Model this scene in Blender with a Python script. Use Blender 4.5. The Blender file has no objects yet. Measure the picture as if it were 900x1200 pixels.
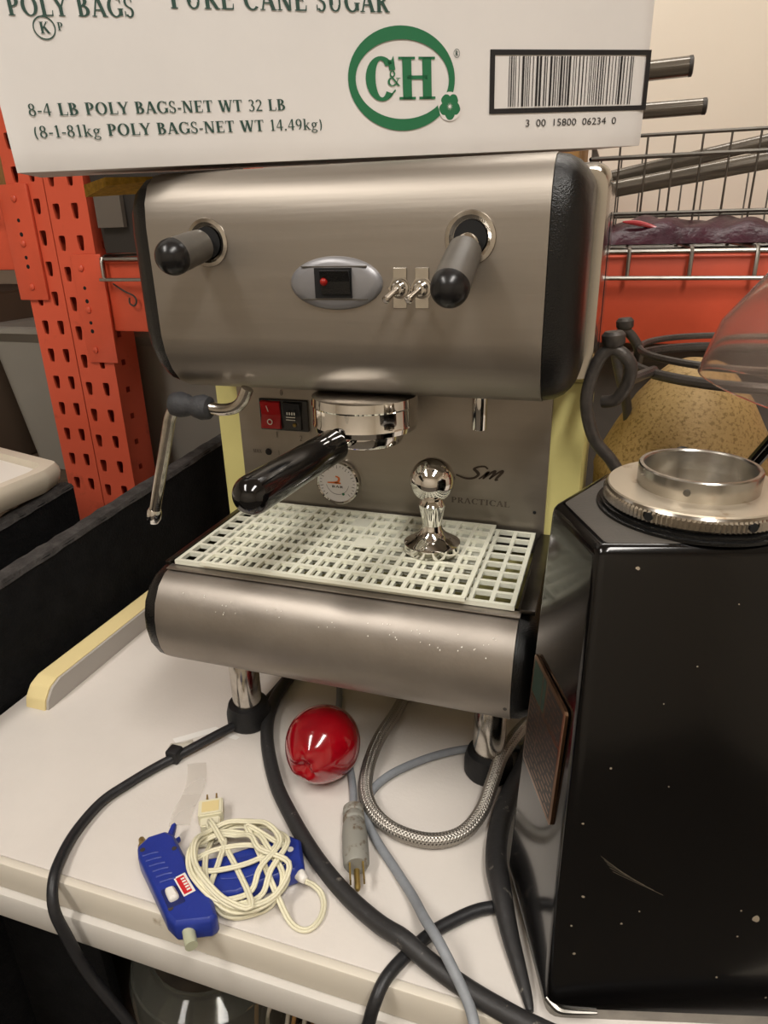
import bpy, bmesh, math, random
from mathutils import Vector, Matrix, Euler
from mathutils.geometry import tessellate_polygon
PI = math.pi
random.seed(7)
SC = bpy.context.scene
COL = SC.collection

# ------------------------------------------------------------------ camera
cd = bpy.data.cameras.new('camera'); cam = bpy.data.objects.new('camera', cd); COL.objects.link(cam)
cam.location = (0.2205, -0.5025, 0.5204); cam.rotation_euler = (1.184, 0.0216, 0.3142)
cd.sensor_fit = 'HORIZONTAL'; cd.sensor_width = 36.0; cd.lens = 799.16 / 900 * 36.0
cd.clip_start = 0.01; cd.clip_end = 50
SC.camera = cam

# ------------------------------------------------------------------ world, exposure
w = bpy.data.worlds.new('world'); SC.world = w; w.use_nodes = True
bg = w.node_tree.nodes['Background']; bg.inputs[0].default_value = (1.0, 0.93, 0.84, 1); bg.inputs[1].default_value = 0.25
SC.view_settings.view_transform = 'Standard'; SC.view_settings.look = 'None'
SC.view_settings.exposure = -0.08; SC.view_settings.gamma = 1.0; SC.view_settings.use_curve_mapping = False

# ------------------------------------------------------------------ materials
def lin(h):
    h = h.lstrip('#'); r = [int(h[i:i+2], 16) / 255 for i in (0, 2, 4)]
    return tuple((c / 12.92 if c <= 0.04045 else ((c + 0.055) / 1.055) ** 2.4) for c in r) + (1,)
MATS = {}
def mat(name, col, rough=0.5, metal=0.0, var=0.0, vscale=20, bump=0.0, bscale=60, stretch=(1, 1, 1), spec=0.5,
        coat=0.0, alpha=1.0, trans=0.0, ior=1.45, emit=None, estr=0, col2=None, thresh=None, rvar=0.0, aniso=0.0, sss=0.0):
    if name in MATS: return MATS[name]
    m = bpy.data.materials.new(name); m.use_nodes = True; nt = m.node_tree; b = nt.nodes['Principled BSDF']
    c = lin(col) if isinstance(col, str) else col
    b.inputs['Base Color'].default_value = c; b.inputs['Roughness'].default_value = rough
    b.inputs['Metallic'].default_value = metal; b.inputs['Specular IOR Level'].default_value = spec
    b.inputs['Coat Weight'].default_value = coat; b.inputs['Coat Roughness'].default_value = 0.08
    b.inputs['Alpha'].default_value = alpha; b.inputs['Transmission Weight'].default_value = trans; b.inputs['IOR'].default_value = ior
    b.inputs['Anisotropic'].default_value = aniso
    if sss: b.inputs['Subsurface Weight'].default_value = sss; b.inputs['Subsurface Scale'].default_value = 0.01
    if emit: b.inputs['Emission Color'].default_value = lin(emit); b.inputs['Emission Strength'].default_value = estr
    L = nt.links
    if var or bump or col2 or rvar:
        tc = nt.nodes.new('ShaderNodeTexCoord'); mp = nt.nodes.new('ShaderNodeMapping'); mp.inputs['Scale'].default_value = stretch
        L.new(tc.outputs['Object'], mp.inputs[0])
        if var or col2 or rvar:
            n = nt.nodes.new('ShaderNodeTexNoise'); n.inputs['Scale'].default_value = vscale; n.inputs['Detail'].default_value = 6
            n.inputs['Roughness'].default_value = 0.62
            L.new(mp.outputs[0], n.inputs[0])
            if var or col2:
                r = nt.nodes.new('ShaderNodeValToRGB')
                lo, hi = thresh if thresh else (0.3, 0.7)
                r.color_ramp.elements[0].position = lo; r.color_ramp.elements[1].position = hi
                a2 = lin(col2) if col2 else tuple(x * (1 - var) for x in c[:3]) + (1,)
                r.color_ramp.elements[0].color = a2; r.color_ramp.elements[1].color = c
                L.new(n.outputs[0], r.inputs[0]); L.new(r.outputs[0], b.inputs['Base Color'])
            if rvar:
                mr = nt.nodes.new('ShaderNodeMapRange'); mr.inputs[3].default_value = max(0, rough - rvar); mr.inputs[4].default_value = rough + rvar
                L.new(n.outputs[0], mr.inputs[0]); L.new(mr.outputs[0], b.inputs['Roughness'])
        if bump:
            n2 = nt.nodes.new('ShaderNodeTexNoise'); n2.inputs['Scale'].default_value = bscale; n2.inputs['Detail'].default_value = 4
            L.new(mp.outputs[0], n2.inputs[0])
            bp = nt.nodes.new('ShaderNodeBump'); bp.inputs['Strength'].default_value = bump; bp.inputs['Distance'].default_value = 0.002
            L.new(n2.outputs[0], bp.inputs['Height']); L.new(bp.outputs[0], b.inputs['Normal'])
    MATS[name] = m
    return m

M = dict(
 steel=mat('brushed_steel', '#9f978d', 0.46, 0.9, var=0.14, vscale=14, bump=0.06, bscale=90, stretch=(0.12, 2.2, 2.2), rvar=0.07, aniso=0.4),
 steel_side=mat('polished_side_steel', '#c2bcb2', 0.16, 1.0, var=0.1, vscale=9),
 steel_tray=mat('worn_tray_steel', '#a0988f', 0.44, 0.88, var=0.15, vscale=20, bump=0.05, bscale=160, rvar=0.08),
 chrome=mat('chrome', '#e2dfda', 0.05, 1.0),
 chrome_worn=mat('worn_chrome', '#cfc9c0', 0.16, 1.0, var=0.3, vscale=90, rvar=0.08),
 black_gloss=mat('black_moulded_plastic', '#0d0d0e', 0.27, bump=0.35, bscale=700, rvar=0.05, vscale=60),
 black_cap=mat('black_cap_plastic', '#0b0b0b', 0.26, bump=0.3, bscale=900),
 bakelite=mat('black_bakelite', '#0c0b0b', 0.12, coat=0.4, rvar=0.05, vscale=50),
 grip=mat('dusty_grey_grip', '#58534c', 0.42, var=0.25, vscale=60, rvar=0.1),
 grip_ball=mat('dark_grip_ball', '#1c1b1b', 0.27, var=0.4, vscale=90),
 rubber=mat('black_rubber', '#1a1a1b', 0.55, var=0.4, vscale=90, bump=0.2, bscale=300),
 rubber_grey=mat('grey_rubber', '#3a3a3c', 0.65, var=0.3, vscale=120, bump=0.3, bscale=500),
 cable=mat('black_cable', '#252527', 0.42, var=0.3, vscale=160, bump=0.15, bscale=300),
 cable_scuffed=mat('scuffed_cable', '#2d2c2c', 0.5, col2='#6d6860', vscale=70, thresh=(0.30, 0.36), bump=0.3, bscale=150),
 cable_grey=mat('grey_cable', '#8e9297', 0.5, var=0.2, vscale=90),
 plug_grey=mat('grey_plug_plastic', '#8f8d84', 0.55, col2='#5f4a33', vscale=75, thresh=(0.34, 0.44)),
 yellow=mat('cream_yellow_enamel', '#d9d089', 0.4, var=0.1, vscale=12),
 grid=mat('ivory_plastic', '#dcdccb', 0.42, var=0.1, vscale=60),
 grid_hi=mat('ivory_plastic_clean', '#e6e5d2', 0.35),
 basin=mat('dark_steel_basin', '#4e4a46', 0.35, 1.0, var=0.4, vscale=40),
 desk=mat('white_laminate', '#d9d2ca', 0.42, var=0.07, vscale=9, bump=0.12, bscale=260, rvar=0.06),
 desk_edge=mat('cream_laminate_edge', '#d9d1c2', 0.5, col2='#a3947c', vscale=22, thresh=(0.27, 0.34)),
 desk_rail=mat('white_rail', '#cfcac2', 0.5, var=0.08, vscale=14),
 felt=mat('black_felt', '#1b1b1c', 0.95, var=0.5, vscale=40, bump=1.0, bscale=260, spec=0.15),
 felt_top=mat('dusty_felt_edge', '#4a4745', 0.95, var=0.6, vscale=60, bump=1.0, bscale=260, spec=0.1),
 red=mat('orange_red_enamel', '#d6573b', 0.38, var=0.16, vscale=14, bump=0.08, bscale=60),
 red_dark=mat('orange_red_enamel_post', '#d2573c', 0.42, col2='#a6422c', vscale=17, thresh=(0.24, 0.42)),
 wire=mat('galvanised_wire', '#a5a19a', 0.4, 1.0, var=0.3, vscale=40),
 wire_dark=mat('dull_wire', '#6e6a63', 0.45, 0.8, var=0.3, vscale=40),
 wall=mat('cream_wall_paint', '#e6dccb', 0.75, var=0.05, vscale=3, bump=0.1, bscale=80),
 ceil=mat('ceiling_tile', '#d8d2c6', 0.85, var=0.05, vscale=8),
 floor=mat('grey_floor', '#5c564e', 0.6, var=0.2, vscale=6),
 board=mat('white_cardboard', '#dcd8d4', 0.62, var=0.05, vscale=11, bump=0.10, bscale=30),
 kraft=mat('brown_cardboard', '#9a7443', 0.8, var=0.12, vscale=8, stretch=(1, 1, 5)),
 kraft_dark=mat('dark_brown_panel', '#5b4a3b', 0.8, var=0.2, vscale=6),
 ink=mat('dark_green_ink', '#28463c', 0.6), green=mat('green_ink', '#1f6a43', 0.55), black_ink=mat('black_ink', '#1c1a1b', 0.6),
 sm_ink=mat('dark_brown_print', '#3a2d22', 0.5), ink_faint=mat('faint_print', '#5a5046', 0.5),
 foam=mat('yellow_sponge', '#d3a43c', 0.9, var=0.5, vscale=170, bump=1.0, bscale=250),
 grinder=mat('black_grinder_paint', '#090808', 0.16, var=0.25, vscale=5, coat=0.25, spec=0.4, rvar=0.06, bump=0.03, bscale=40),
 grinder_top=mat('dusty_black_paint', '#4b4640', 0.6, var=0.25, vscale=14, bump=0.2, bscale=400),
 braid=mat('braid_steel', '#b9b3aa', 0.36, 0.85),
 alu=mat('machined_aluminium', '#cdc9c1', 0.22, 1.0, var=0.18, vscale=40, rvar=0.08),
 alu_dusty=mat('coffee_dusted_aluminium', '#c3b7a4', 0.4, 0.75, col2='#8a6a44', vscale=55, thresh=(0.25, 0.42)),
 plate=mat('copper_plate', '#8a6a52', 0.28, 1.0), plate_dark=mat('plate_print_dark', '#2c2521', 0.4, 0.4), plate_green=mat('plate_print_green', '#1f3a30', 0.4, 0.2),
 gold=mat('speckled_gold', '#a98d5c', 0.55, 0.1, col2='#82693c', vscale=260, thresh=(0.38, 0.5), bump=0.3, bscale=300),
 iron=mat('dark_iron', '#57524e', 0.42, 0.5, var=0.3, vscale=80, bump=0.3, bscale=300),
 clear=mat('clear_plastic', '#e9dcd2', 0.08, trans=0.95, ior=1.12, spec=0.6),
 film=mat('clear_tape', '#dcd6cc', 0.25, alpha=0.35),
 tape=mat('white_tape', '#e6e3dd', 0.5), clipm=mat('beige_clip', '#b9b2a3', 0.6),
 apple=mat('apple_red', '#a30615', 0.14, col2='#6b0210', vscale=9, thresh=(0.3, 0.62), coat=0.8, stretch=(1, 1, 1), sss=0.05),
 apple_pale=mat('apple_calyx', '#b8563a', 0.5, var=0.6, vscale=140, bump=1.0, bscale=300),
 blue=mat('blue_plastic', '#24378f', 0.36, var=0.15, vscale=50, bump=0.1, bscale=500),
 blue_dark=mat('dark_blue_plastic', '#18235c', 0.5),
 cord=mat('ivory_cord', '#e2dcc0', 0.5, var=0.06, vscale=40), glue=mat('glue_stick', '#b9bba0', 0.35, alpha=0.92),
 brass=mat('brass_nozzle', '#b59a5a', 0.4, 0.7, var=0.4, vscale=90),
 white_plastic=mat('white_plastic', '#e6e2da', 0.4), red_label=mat('red_label', '#c4232b', 0.5),
 switch_red=mat('red_rocker', '#b01218', 0.25, coat=0.3), switch_black=mat('black_rocker', '#151313', 0.25, coat=0.3),
 oval=mat('silver_plastic', '#8d8c8e', 0.4, 0.55, var=0.06, vscale=60), led=mat('red_pilot_lamp', '#8f1a14', 0.15),
 dial=mat('dial_face', '#cfcac6', 0.4), orange_ink=mat('orange_ink', '#cf6a2c', 0.5),
 tube=mat('grey_shrink_tube', '#6f675c', 0.25, 0.35, var=0.5, vscale=30, stretch=(0.2, 6, 6), coat=0.4),
 tube_end=mat('tube_end', '#35302b', 0.5),
 purple=mat('dark_purple_film', '#431627', 0.36, var=0.6, vscale=45, spec=0.3, bump=0.6, bscale=110),
 pink=mat('pink_film', '#b33c44', 0.25, coat=0.6), filmwrap=mat('cloudy_wrap', '#b7ab99', 0.2, alpha=0.35, coat=0.6),
 shade_grey=mat('mottled_dark_grey', '#5d5650', 0.55, var=0.35, vscale=8),  # dark tone stands in for the shade under the long beam
 tub=mat('grey_tub_plastic', '#8d8981', 0.42, var=0.1, vscale=4), bin=mat('black_bin', '#2b2724', 0.55), bin_lbl=mat('bin_label_grey', '#5e564e', 0.6),
 ivory=mat('ivory_tray_plastic', '#d6ccba', 0.45, var=0.1, vscale=9), white_in=mat('white_tray_inside', '#e6e2d9', 0.45),
 strip=mat('cream_strip_laminate', '#e2cf98', 0.45, var=0.05, vscale=12), strip_side=mat('grey_strip_side', '#aaa49e', 0.6),
 glass=mat('jar_glass', '#d8d8cc', 0.05, trans=0.95, ior=1.3), jar_in=mat('jar_content', '#3b3226', 0.7, var=0.6, vscale=30),
 lamp=mat('lamp_diffuser', '#ffffff', 0.5, emit='#fff8ee', estr=5), lampbody=mat('lamp_body', '#cfcfcf', 0.5),
 black_void=mat('matt_black', '#0a0909', 0.8),
)

# ------------------------------------------------------------------ helpers
def thing(name, label, cat, loc=(0, 0, 0), rot=(0, 0, 0), group=None):
    o = bpy.data.objects.new(name, None); COL.objects.link(o); o.location = loc; o.rotation_euler = rot
    o.empty_display_size = 0.02; o['label'] = label; o['category'] = cat
    if group: o['group'] = group
    return o
def root_of(o):
    p = Vector((0, 0, 0))
    while o: p = p + o.location; o = o.parent
    return p
def obj(name, geo, m, parent=None, smooth=False, local=False, angle=0.6, stuff=False, label=None):
    """geo = bmesh or (verts, faces); vertices in world coordinates unless local."""
    if isinstance(geo, tuple):
        bm = bmesh.new(); vs = [bm.verts.new(v) for v in geo[0]]
        for f in geo[1]:
            try: bm.faces.new([vs[i] for i in f])
            except ValueError: pass
    else: bm = geo
    bmesh.ops.recalc_face_normals(bm, faces=bm.faces)
    if parent and not local:
        off = root_of(parent); bmesh.ops.translate(bm, verts=bm.verts, vec=-off)
    me = bpy.data.meshes.new(name)
    for f in bm.faces: f.smooth = smooth
    if smooth:
        for e in bm.edges:
            if len(e.link_faces) == 2 and e.calc_face_angle(0) > angle: e.smooth = False
    bm.to_mesh(me); bm.free(); me.materials.append(m)
    o = bpy.data.objects.new(name, me); COL.objects.link(o)
    if parent: o.parent = parent
    if stuff: o['kind'] = 'stuff'
    if label: o['label'] = label
    return o
def single(name, label, cat, geo, m, loc, smooth=False, group=None):
    """a thing that is one mesh, its origin at loc"""
    bm = geo if not isinstance(geo, tuple) else None
    if bm is None:
        bm = bmesh.new(); vs = [bm.verts.new(v) for v in geo[0]]
        for f in geo[1]: bm.faces.new([vs[i] for i in f])
    bmesh.ops.translate(bm, verts=bm.verts, vec=-Vector(loc))
    o = obj(name, bm, m, None, smooth); o.location = loc; o['label'] = label; o['category'] = cat
    if group: o['group'] = group
    return o
def struct(name, geo, m, parent=None):
    o = obj(name, geo, m, parent); o['kind'] = 'structure'; return o

def join(*gs):
    V, F = [], []
    for v, f in gs:
        n = len(V); V += list(v); F += [tuple(i + n for i in q) for q in f]
    return V, F
def box(x0, x1, y0, y1, z0, z1):
    v = [(x, y, z) for z in (z0, z1) for y in (y0, y1) for x in (x0, x1)]
    return v, [(0, 2, 3, 1), (4, 5, 7, 6), (0, 1, 5, 4), (2, 6, 7, 3), (0, 4, 6, 2), (1, 3, 7, 5)]
def bbox(x0, x1, y0, y1, z0, z1, r=0.002, seg=2):
    bm = bmesh.new(); v, f = box(x0, x1, y0, y1, z0, z1); vs = [bm.verts.new(p) for p in v]
    for q in f: bm.faces.new([vs[i] for i in q])
    bmesh.ops.bevel(bm, geom=bm.edges[:], offset=r, segments=seg, affect='EDGES', profile=0.5)
    return bm
def smoothpath(P, n=6):
    P = [Vector(p) for p in P]; out = []
    for i in range(len(P) - 1):
        p0 = P[max(i - 1, 0)]; p1 = P[i]; p2 = P[i + 1]; p3 = P[min(i + 2, len(P) - 1)]
        for k in range(n):
            t = k / n
            out.append(0.5 * ((2 * p1) + (p2 - p0) * t + (2 * p0 - 5 * p1 + 4 * p2 - p3) * t * t + (3 * p1 - p0 - 3 * p2 + p3) * t ** 3))
    out.append(P[-1]); return out
def frames(P):
    T = []
    for i in range(len(P)):
        t = (P[min(i + 1, len(P) - 1)] - P[max(i - 1, 0)])
        T.append(t.normalized() if t.length > 1e-9 else Vector((0, 0, 1)))
    a = Vector((0, 0, 1)) if abs(T[0].z) < 0.9 else Vector((1, 0, 0))
    N = []; n = (a - T[0] * a.dot(T[0])).normalized()
    for t in T:
        n = (n - t * n.dot(t)).normalized(); N.append(n)
    return T, N
def tube(P, r, seg=10, closed=False, smooth=0, rs=None, flat=1.0):
    P = [Vector(p) for p in P]
    if smooth: P = smoothpath(P, smooth)
    if closed: P = P + [P[0]]
    T, N = frames(P); V, F = [], []
    m = len(P)
    for i, (p, t, n) in enumerate(zip(P, T, N)):
        b = t.cross(n); rr = rs(i / (m - 1)) if rs else r
        for k in range(seg):
            a = 2 * PI * k / seg; V.append(tuple(p + n * math.cos(a) * rr * flat + b * math.sin(a) * rr))
    for i in range(m - 1):
        for k in range(seg):
            F.append((i * seg + k, i * seg + (k + 1) % seg, (i + 1) * seg + (k + 1) % seg, (i + 1) * seg + k))
    if not closed: F.append(tuple(range(seg - 1, -1, -1))); F.append(tuple((m - 1) * seg + k for k in range(seg)))
    return V, F
def lathe(prof, seg=40, loc=(0, 0, 0), axis=(0, 0, 1), cap=True, rmod=None):
    """prof: list of (r, h) along axis"""
    ax = Vector(axis).normalized(); q = Vector((0, 0, 1)).rotation_difference(ax); o = Vector(loc); V, F = [], []
    for j, (r, h) in enumerate(prof):
        for k in range(seg):
            a = 2 * PI * k / seg; rr = r * (rmod(j, k) if rmod else 1)
            V.append(tuple(o + q @ Vector((rr * math.cos(a), rr * math.sin(a), h))))
    for j in range(len(prof) - 1):
        for k in range(seg):
            F.append((j * seg + k, j * seg + (k + 1) % seg, (j + 1) * seg + (k + 1) % seg, (j + 1) * seg + k))
    if cap:
        if prof[0][0] > 1e-6: F.append(tuple(range(seg - 1, -1, -1)))
        if prof[-1][0] > 1e-6: F.append(tuple((len(prof) - 1) * seg + k for k in range(seg)))
    return V, F
def sphere(c, r, seg=20, sc=(1, 1, 1)):
    n = seg // 2; V, F = lathe([(r * math.sin(PI * i / n) + 1e-7, -r * math.cos(PI * i / n)) for i in range(n + 1)], seg)
    return [(c[0] + x * sc[0], c[1] + y * sc[1], c[2] + z * sc[2]) for x, y, z in V], F
def round_poly(P, r, seg=4):
    """fillet the corners of a closed 2-d polygon"""
    out = []; n = len(P)
    for i in range(n):
        rr = r[i] if isinstance(r, (list, tuple)) else r
        p = Vector(P[i]); a = Vector(P[i - 1]) - p; b = Vector(P[(i + 1) % n]) - p
        if rr <= 0: out.append(tuple(p)); continue
        la, lb = a.length, b.length; a.normalize(); b.normalize()
        th = math.acos(max(-1, min(1, a.dot(b)))); d = min(rr / math.tan(th / 2), la * 0.48, lb * 0.48)
        s, e = p + a * d, p + b * d
        for k in range(seg + 1):
            t = k / seg; out.append(tuple((1 - t) ** 2 * s + 2 * t * (1 - t) * p + t * t * e))
    return out
def extrude_x(prof, x0, x1):
    n = len(prof); V = [(x0, y, z) for y, z in prof] + [(x1, y, z) for y, z in prof]
    F = [(i, (i + 1) % n, n + (i + 1) % n, n + i) for i in range(n)] + [tuple(range(n)), tuple(range(2 * n - 1, n - 1, -1))]
    return V, F
def extrude_z(poly, z0, z1):
    n = len(poly); V = [(x, y, z0) for x, y in poly] + [(x, y, z1) for x, y in poly]
    F = [(i, (i + 1) % n, n + (i + 1) % n, n + i) for i in range(n)] + [tuple(range(n - 1, -1, -1)), tuple(range(n, 2 * n))]
    return V, F
def loft(rings, cap=True):
    n = len(rings[0]); V = [tuple(p) for r in rings for p in r]; F = []
    for j in range(len(rings) - 1):
        for k in range(n): F.append((j * n + k, j * n + (k + 1) % n, (j + 1) * n + (k + 1) % n, (j + 1) * n + k))
    if cap: F.append(tuple(range(n - 1, -1, -1))); F.append(tuple((len(rings) - 1) * n + k for k in range(n)))
    return V, F
def torus(c, R, r, seg=40, m=8, axis=(0, 0, 1)):
    q = Vector((0, 0, 1)).rotation_difference(Vector(axis).normalized()); o = Vector(c)
    return tube([o + q @ Vector((R * math.cos(2 * PI * i / seg), R * math.sin(2 * PI * i / seg), 0)) for i in range(seg)], r, m, closed=True)
def xform(g, mtx): return [tuple(mtx @ Vector(v)) for v in g[0]], g[1]

# ------------------------------------------------------------------ serif stroke lettering (flat, in u-v, drawn on a plane)
TK, TN = 0.185, 0.07
def seg_(x0, y0, x1, y1, w, horiz=False):
    """a straight stroke: w is its horizontal width (or its vertical one)"""
    if horiz: return [(x0, y0 - w / 2), (x1, y1 - w / 2), (x1, y1 + w / 2), (x0, y0 + w / 2)]
    return [(x0 - w / 2, y0), (x0 + w / 2, y0), (x1 + w / 2, y1), (x1 - w / 2, y1)]
def arc_(cx, cy, rx, ry, a0, a1, tk=TK, tn=TN, n=12):
    polys = []
    for i in range(n):
        q = []
        for a, s in ((a0 + (a1 - a0) * i / n, 1), (a0 + (a1 - a0) * (i + 1) / n, 1), (a0 + (a1 - a0) * (i + 1) / n, -1), (a0 + (a1 - a0) * i / n, -1)):
            a = math.radians(a); wx = tk / 2; wy = tn / 2
            q.append((cx + (rx - wx + s * wx) * math.cos(a), cy + (ry - wy + s * wy) * math.sin(a)))
        polys.append(q)
    return polys
def S(x, y, w=0.2): return seg_(x - w, y, x + w, y, 0.05, True) if False else [(x - w, y), (x + w, y), (x + w, y + 0.05), (x - w, y + 0.05)]
def stem(x, y0=0, y1=1, w=TK, s=0.16): return [seg_(x, y0, x, y1, w), S(x, y0, s), S(x, y1 - 0.05, s)]
def glyph(c):
    t, n = TK, TN
    if c == 'P': return 0.68, stem(0.2) + [seg_(0.2, 0.97, 0.36, 0.97, n, True), seg_(0.2, 0.46, 0.36, 0.46, n, True)] + arc_(0.34, 0.715, 0.29, 0.283, -90, 90)
    if c == 'R': return 0.76, stem(0.2) + [seg_(0.2, 0.97, 0.36, 0.97, n, True), seg_(0.2, 0.5, 0.36, 0.5, n, True)] + arc_(0.34, 0.735, 0.28, 0.263, -90, 90) + [seg_(0.64, 0, 0.36, 0.5, t), S(0.68, 0, 0.1)]
    if c == 'B': return 0.72, stem(0.2) + [seg_(0.2, 0.97, 0.36, 0.97, n, True), seg_(0.2, 0.53, 0.36, 0.53, n, True), seg_(0.2, 0.03, 0.36, 0.03, n, True)] + arc_(0.32, 0.765, 0.27, 0.235, -90, 90) + arc_(0.34, 0.28, 0.32, 0.28, -90, 90)
    if c == 'O': return 0.86, arc_(0.42, 0.5, 0.4, 0.52, 0, 360, n=22)
    if c == 'C': return 0.78, arc_(0.44, 0.5, 0.4, 0.52, 48, 315, n=18) + [[(0.70, 0.68), (0.74, 0.68), (0.75, 1.0), (0.70, 0.95), (0.66, 0.9)]]
    if c == 'G': return 0.84, arc_(0.44, 0.5, 0.4, 0.52, 48, 320, n=18) + [[(0.70, 0.68), (0.74, 0.68), (0.75, 1.0), (0.66, 0.9)], seg_(0.7, 0.06, 0.7, 0.42, t), S(0.7, 0.38, 0.15)]
    if c == 'L': return 0.66, stem(0.2) + [seg_(0.2, 0.03, 0.6, 0.03, n, True), [(0.56, 0), (0.63, 0), (0.65, 0.28), (0.61, 0.28)]]
    if c == 'E': return 0.70, stem(0.2) + [seg_(0.2, 0.03, 0.6, 0.03, n, True), seg_(0.2, 0.97, 0.6, 0.97, n, True), seg_(0.2, 0.52, 0.48, 0.52, n, True), [(0.56, 0), (0.63, 0), (0.65, 0.26), (0.61, 0.26)], [(0.56, 1), (0.62, 1), (0.62, 0.76), (0.58, 0.76)], seg_(0.48, 0.42, 0.48, 0.62, 0.04)]
    if c == 'Y': return 0.74, [seg_(0.37, 0, 0.37, 0.45, t), seg_(0.37, 0.42, 0.1, 1, t), seg_(0.39, 0.42, 0.66, 1, n * 1.3), S(0.37, 0, 0.16), S(0.11, 0.95, 0.14), S(0.65, 0.95, 0.11)]
    if c == 'A': return 0.78, [seg_(0.66, 0, 0.38, 1.0, t), seg_(0.11, 0, 0.36, 1.0, n * 1.3), seg_(0.2, 0.33, 0.58, 0.33, n, True), S(0.12, 0, 0.12), S(0.67, 0, 0.14)]
    if c == 'S': return 0.58, arc_(0.28, 0.755, 0.22, 0.265, 40, 250, tk=0.12) + arc_(0.29, 0.25, 0.23, 0.27, -150, 75, tk=0.13) + [[(0.12, 0.62), (0.26, 0.56), (0.48, 0.42), (0.34, 0.42), (0.2, 0.5)], [(0.42, 0.72), (0.47, 0.72), (0.48, 1.0), (0.41, 0.92)], [(0.05, 0), (0.11, 0.08), (0.10, 0.3), (0.05, 0.3)]]
    if c == 'U': return 0.82, [seg_(0.2, 0.3, 0.2, 1, t), seg_(0.64, 0.3, 0.64, 1, n * 1.3), S(0.2, 0.95, 0.16), S(0.64, 0.95, 0.12)] + arc_(0.4, 0.3, 0.275, 0.31, 180, 360, tk=0.12)
    if c == 'N': return 0.84, [seg_(0.16, 0, 0.16, 1, n * 1.3), seg_(0.68, 0, 0.68, 1, n * 1.3), seg_(0.64, 0, 0.18, 1, t), S(0.16, 0, 0.12), S(0.68, 0.95, 0.12), S(0.12, 0.95, 0.12)]
    if c == 'T': return 0.72, [seg_(0.35, 0, 0.35, 1, t), S(0.35, 0, 0.17), seg_(0.04, 0.97, 0.66, 0.97, n, True), [(0.03, 1), (0.09, 1), (0.07, 0.74), (0.03, 0.74)], [(0.61, 1), (0.67, 1), (0.67, 0.74), (0.63, 0.74)]]
    if c == 'W': return 1.08, [seg_(0.32, 0, 0.12, 1, t), seg_(0.34, 0, 0.54, 0.9, n * 1.2), seg_(0.74, 0, 0.54, 1, t), seg_(0.76, 0, 0.96, 1, n * 1.2), S(0.12, 0.95, 0.13), S(0.54, 0.95, 0.12), S(0.96, 0.95, 0.11)]
    if c == 'K': return 0.80, stem(0.2) + [seg_(0.28, 0.44, 0.62, 1, n * 1.4), seg_(0.68, 0, 0.38, 0.58, t), S(0.62, 0.95, 0.12), S(0.7, 0, 0.12)]
    if c == 'H': return 0.88, stem(0.2) + stem(0.68) + [seg_(0.2, 0.52, 0.68, 0.52, n * 1.2, True)]
    if c == 'I': return 0.40, stem(0.2)
    if c == 'M': return 1.0, [seg_(0.16, 0, 0.16, 1, n * 1.3), seg_(0.48, 0, 0.2, 1, t), seg_(0.5, 0, 0.78, 1, n), seg_(0.8, 0, 0.8, 1, t), S(0.16, 0, 0.12), S(0.8, 0, 0.15), S(0.16, 0.95, 0.12), S(0.82, 0.95, 0.13)]
    if c == 'X': return 0.78, [seg_(0.64, 0, 0.14, 1, t), seg_(0.12, 0, 0.64, 1, n), S(0.12, 0, 0.12), S(0.66, 0, 0.13), S(0.14, 0.95, 0.13), S(0.64, 0.95, 0.12)]
    if c == '8': return 0.56, arc_(0.27, 0.75, 0.2, 0.25, 0, 360, tk=0.11, n=16) + arc_(0.27, 0.27, 0.24, 0.28, 0, 360, tk=0.12, n=16)
    if c == '0': return 0.58, arc_(0.28, 0.5, 0.25, 0.51, 0, 360, tk=0.13, n=18)
    if c == '9': return 0.56, arc_(0.27, 0.68, 0.24, 0.32, 0, 360, tk=0.12, n=16) + arc_(0.2, 0.62, 0.31, 0.62, -75, 10, tk=0.12)
    if c == '4': return 0.60, [seg_(0.4, 0, 0.4, 1, 0.12), seg_(0.05, 0.3, 0.56, 0.3, 0.07, True), seg_(0.07, 0.3, 0.38, 1, 0.06)]
    if c == '1': return 0.46, [seg_(0.25, 0, 0.25, 1, 0.13), S(0.25, 0, 0.15), [(0.06, 0.84), (0.22, 0.88), (0.22, 1.0)]]
    if c == '2': return 0.56, arc_(0.26, 0.73, 0.23, 0.27, -25, 165, tk=0.12) + [seg_(0.08, 0.03, 0.43, 0.62, 0.1), seg_(0.04, 0.05, 0.5, 0.05, 0.11, True)]
    if c == '3': return 0.54, arc_(0.24, 0.76, 0.21, 0.25, -90, 150, tk=0.11) + arc_(0.24, 0.26, 0.25, 0.28, -150, 90, tk=0.12)
    if c == '5': return 0.54, [seg_(0.1, 0.97, 0.46, 0.97, 0.09, True), seg_(0.1, 0.5, 0.12, 1, 0.05)] + arc_(0.22, 0.31, 0.27, 0.32, -140, 110, tk=0.12)
    if c == '6': return 0.56, arc_(0.28, 0.31, 0.24, 0.32, 0, 360, tk=0.12, n=16) + arc_(0.36, 0.38, 0.31, 0.62, 105, 190, tk=0.12)
    if c == '.': return 0.26, [seg_(0.13, 0, 0.13, 0.14, 0.14)]
    if c == '-': return 0.34, [seg_(0.04, 0.36, 0.3, 0.36, 0.11, True)]
    if c == '(': return 0.36, arc_(0.36, 0.4, 0.28, 0.66, 125, 235, tk=0.1)
    if c == ')': return 0.36, arc_(0.0, 0.4, 0.28, 0.66, -55, 55, tk=0.1)
    if c == 'k': return 0.62, [seg_(0.17, 0, 0.17, 1, 0.13), S(0.17, 0, 0.14), [(0.04, 0.95), (0.17, 0.95), (0.17, 1), (0.04, 1)], seg_(0.22, 0.28, 0.46, 0.62, 0.06), seg_(0.52, 0, 0.3, 0.38, 0.12), S(0.46, 0.6, 0.1), S(0.54, 0, 0.09)]
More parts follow.
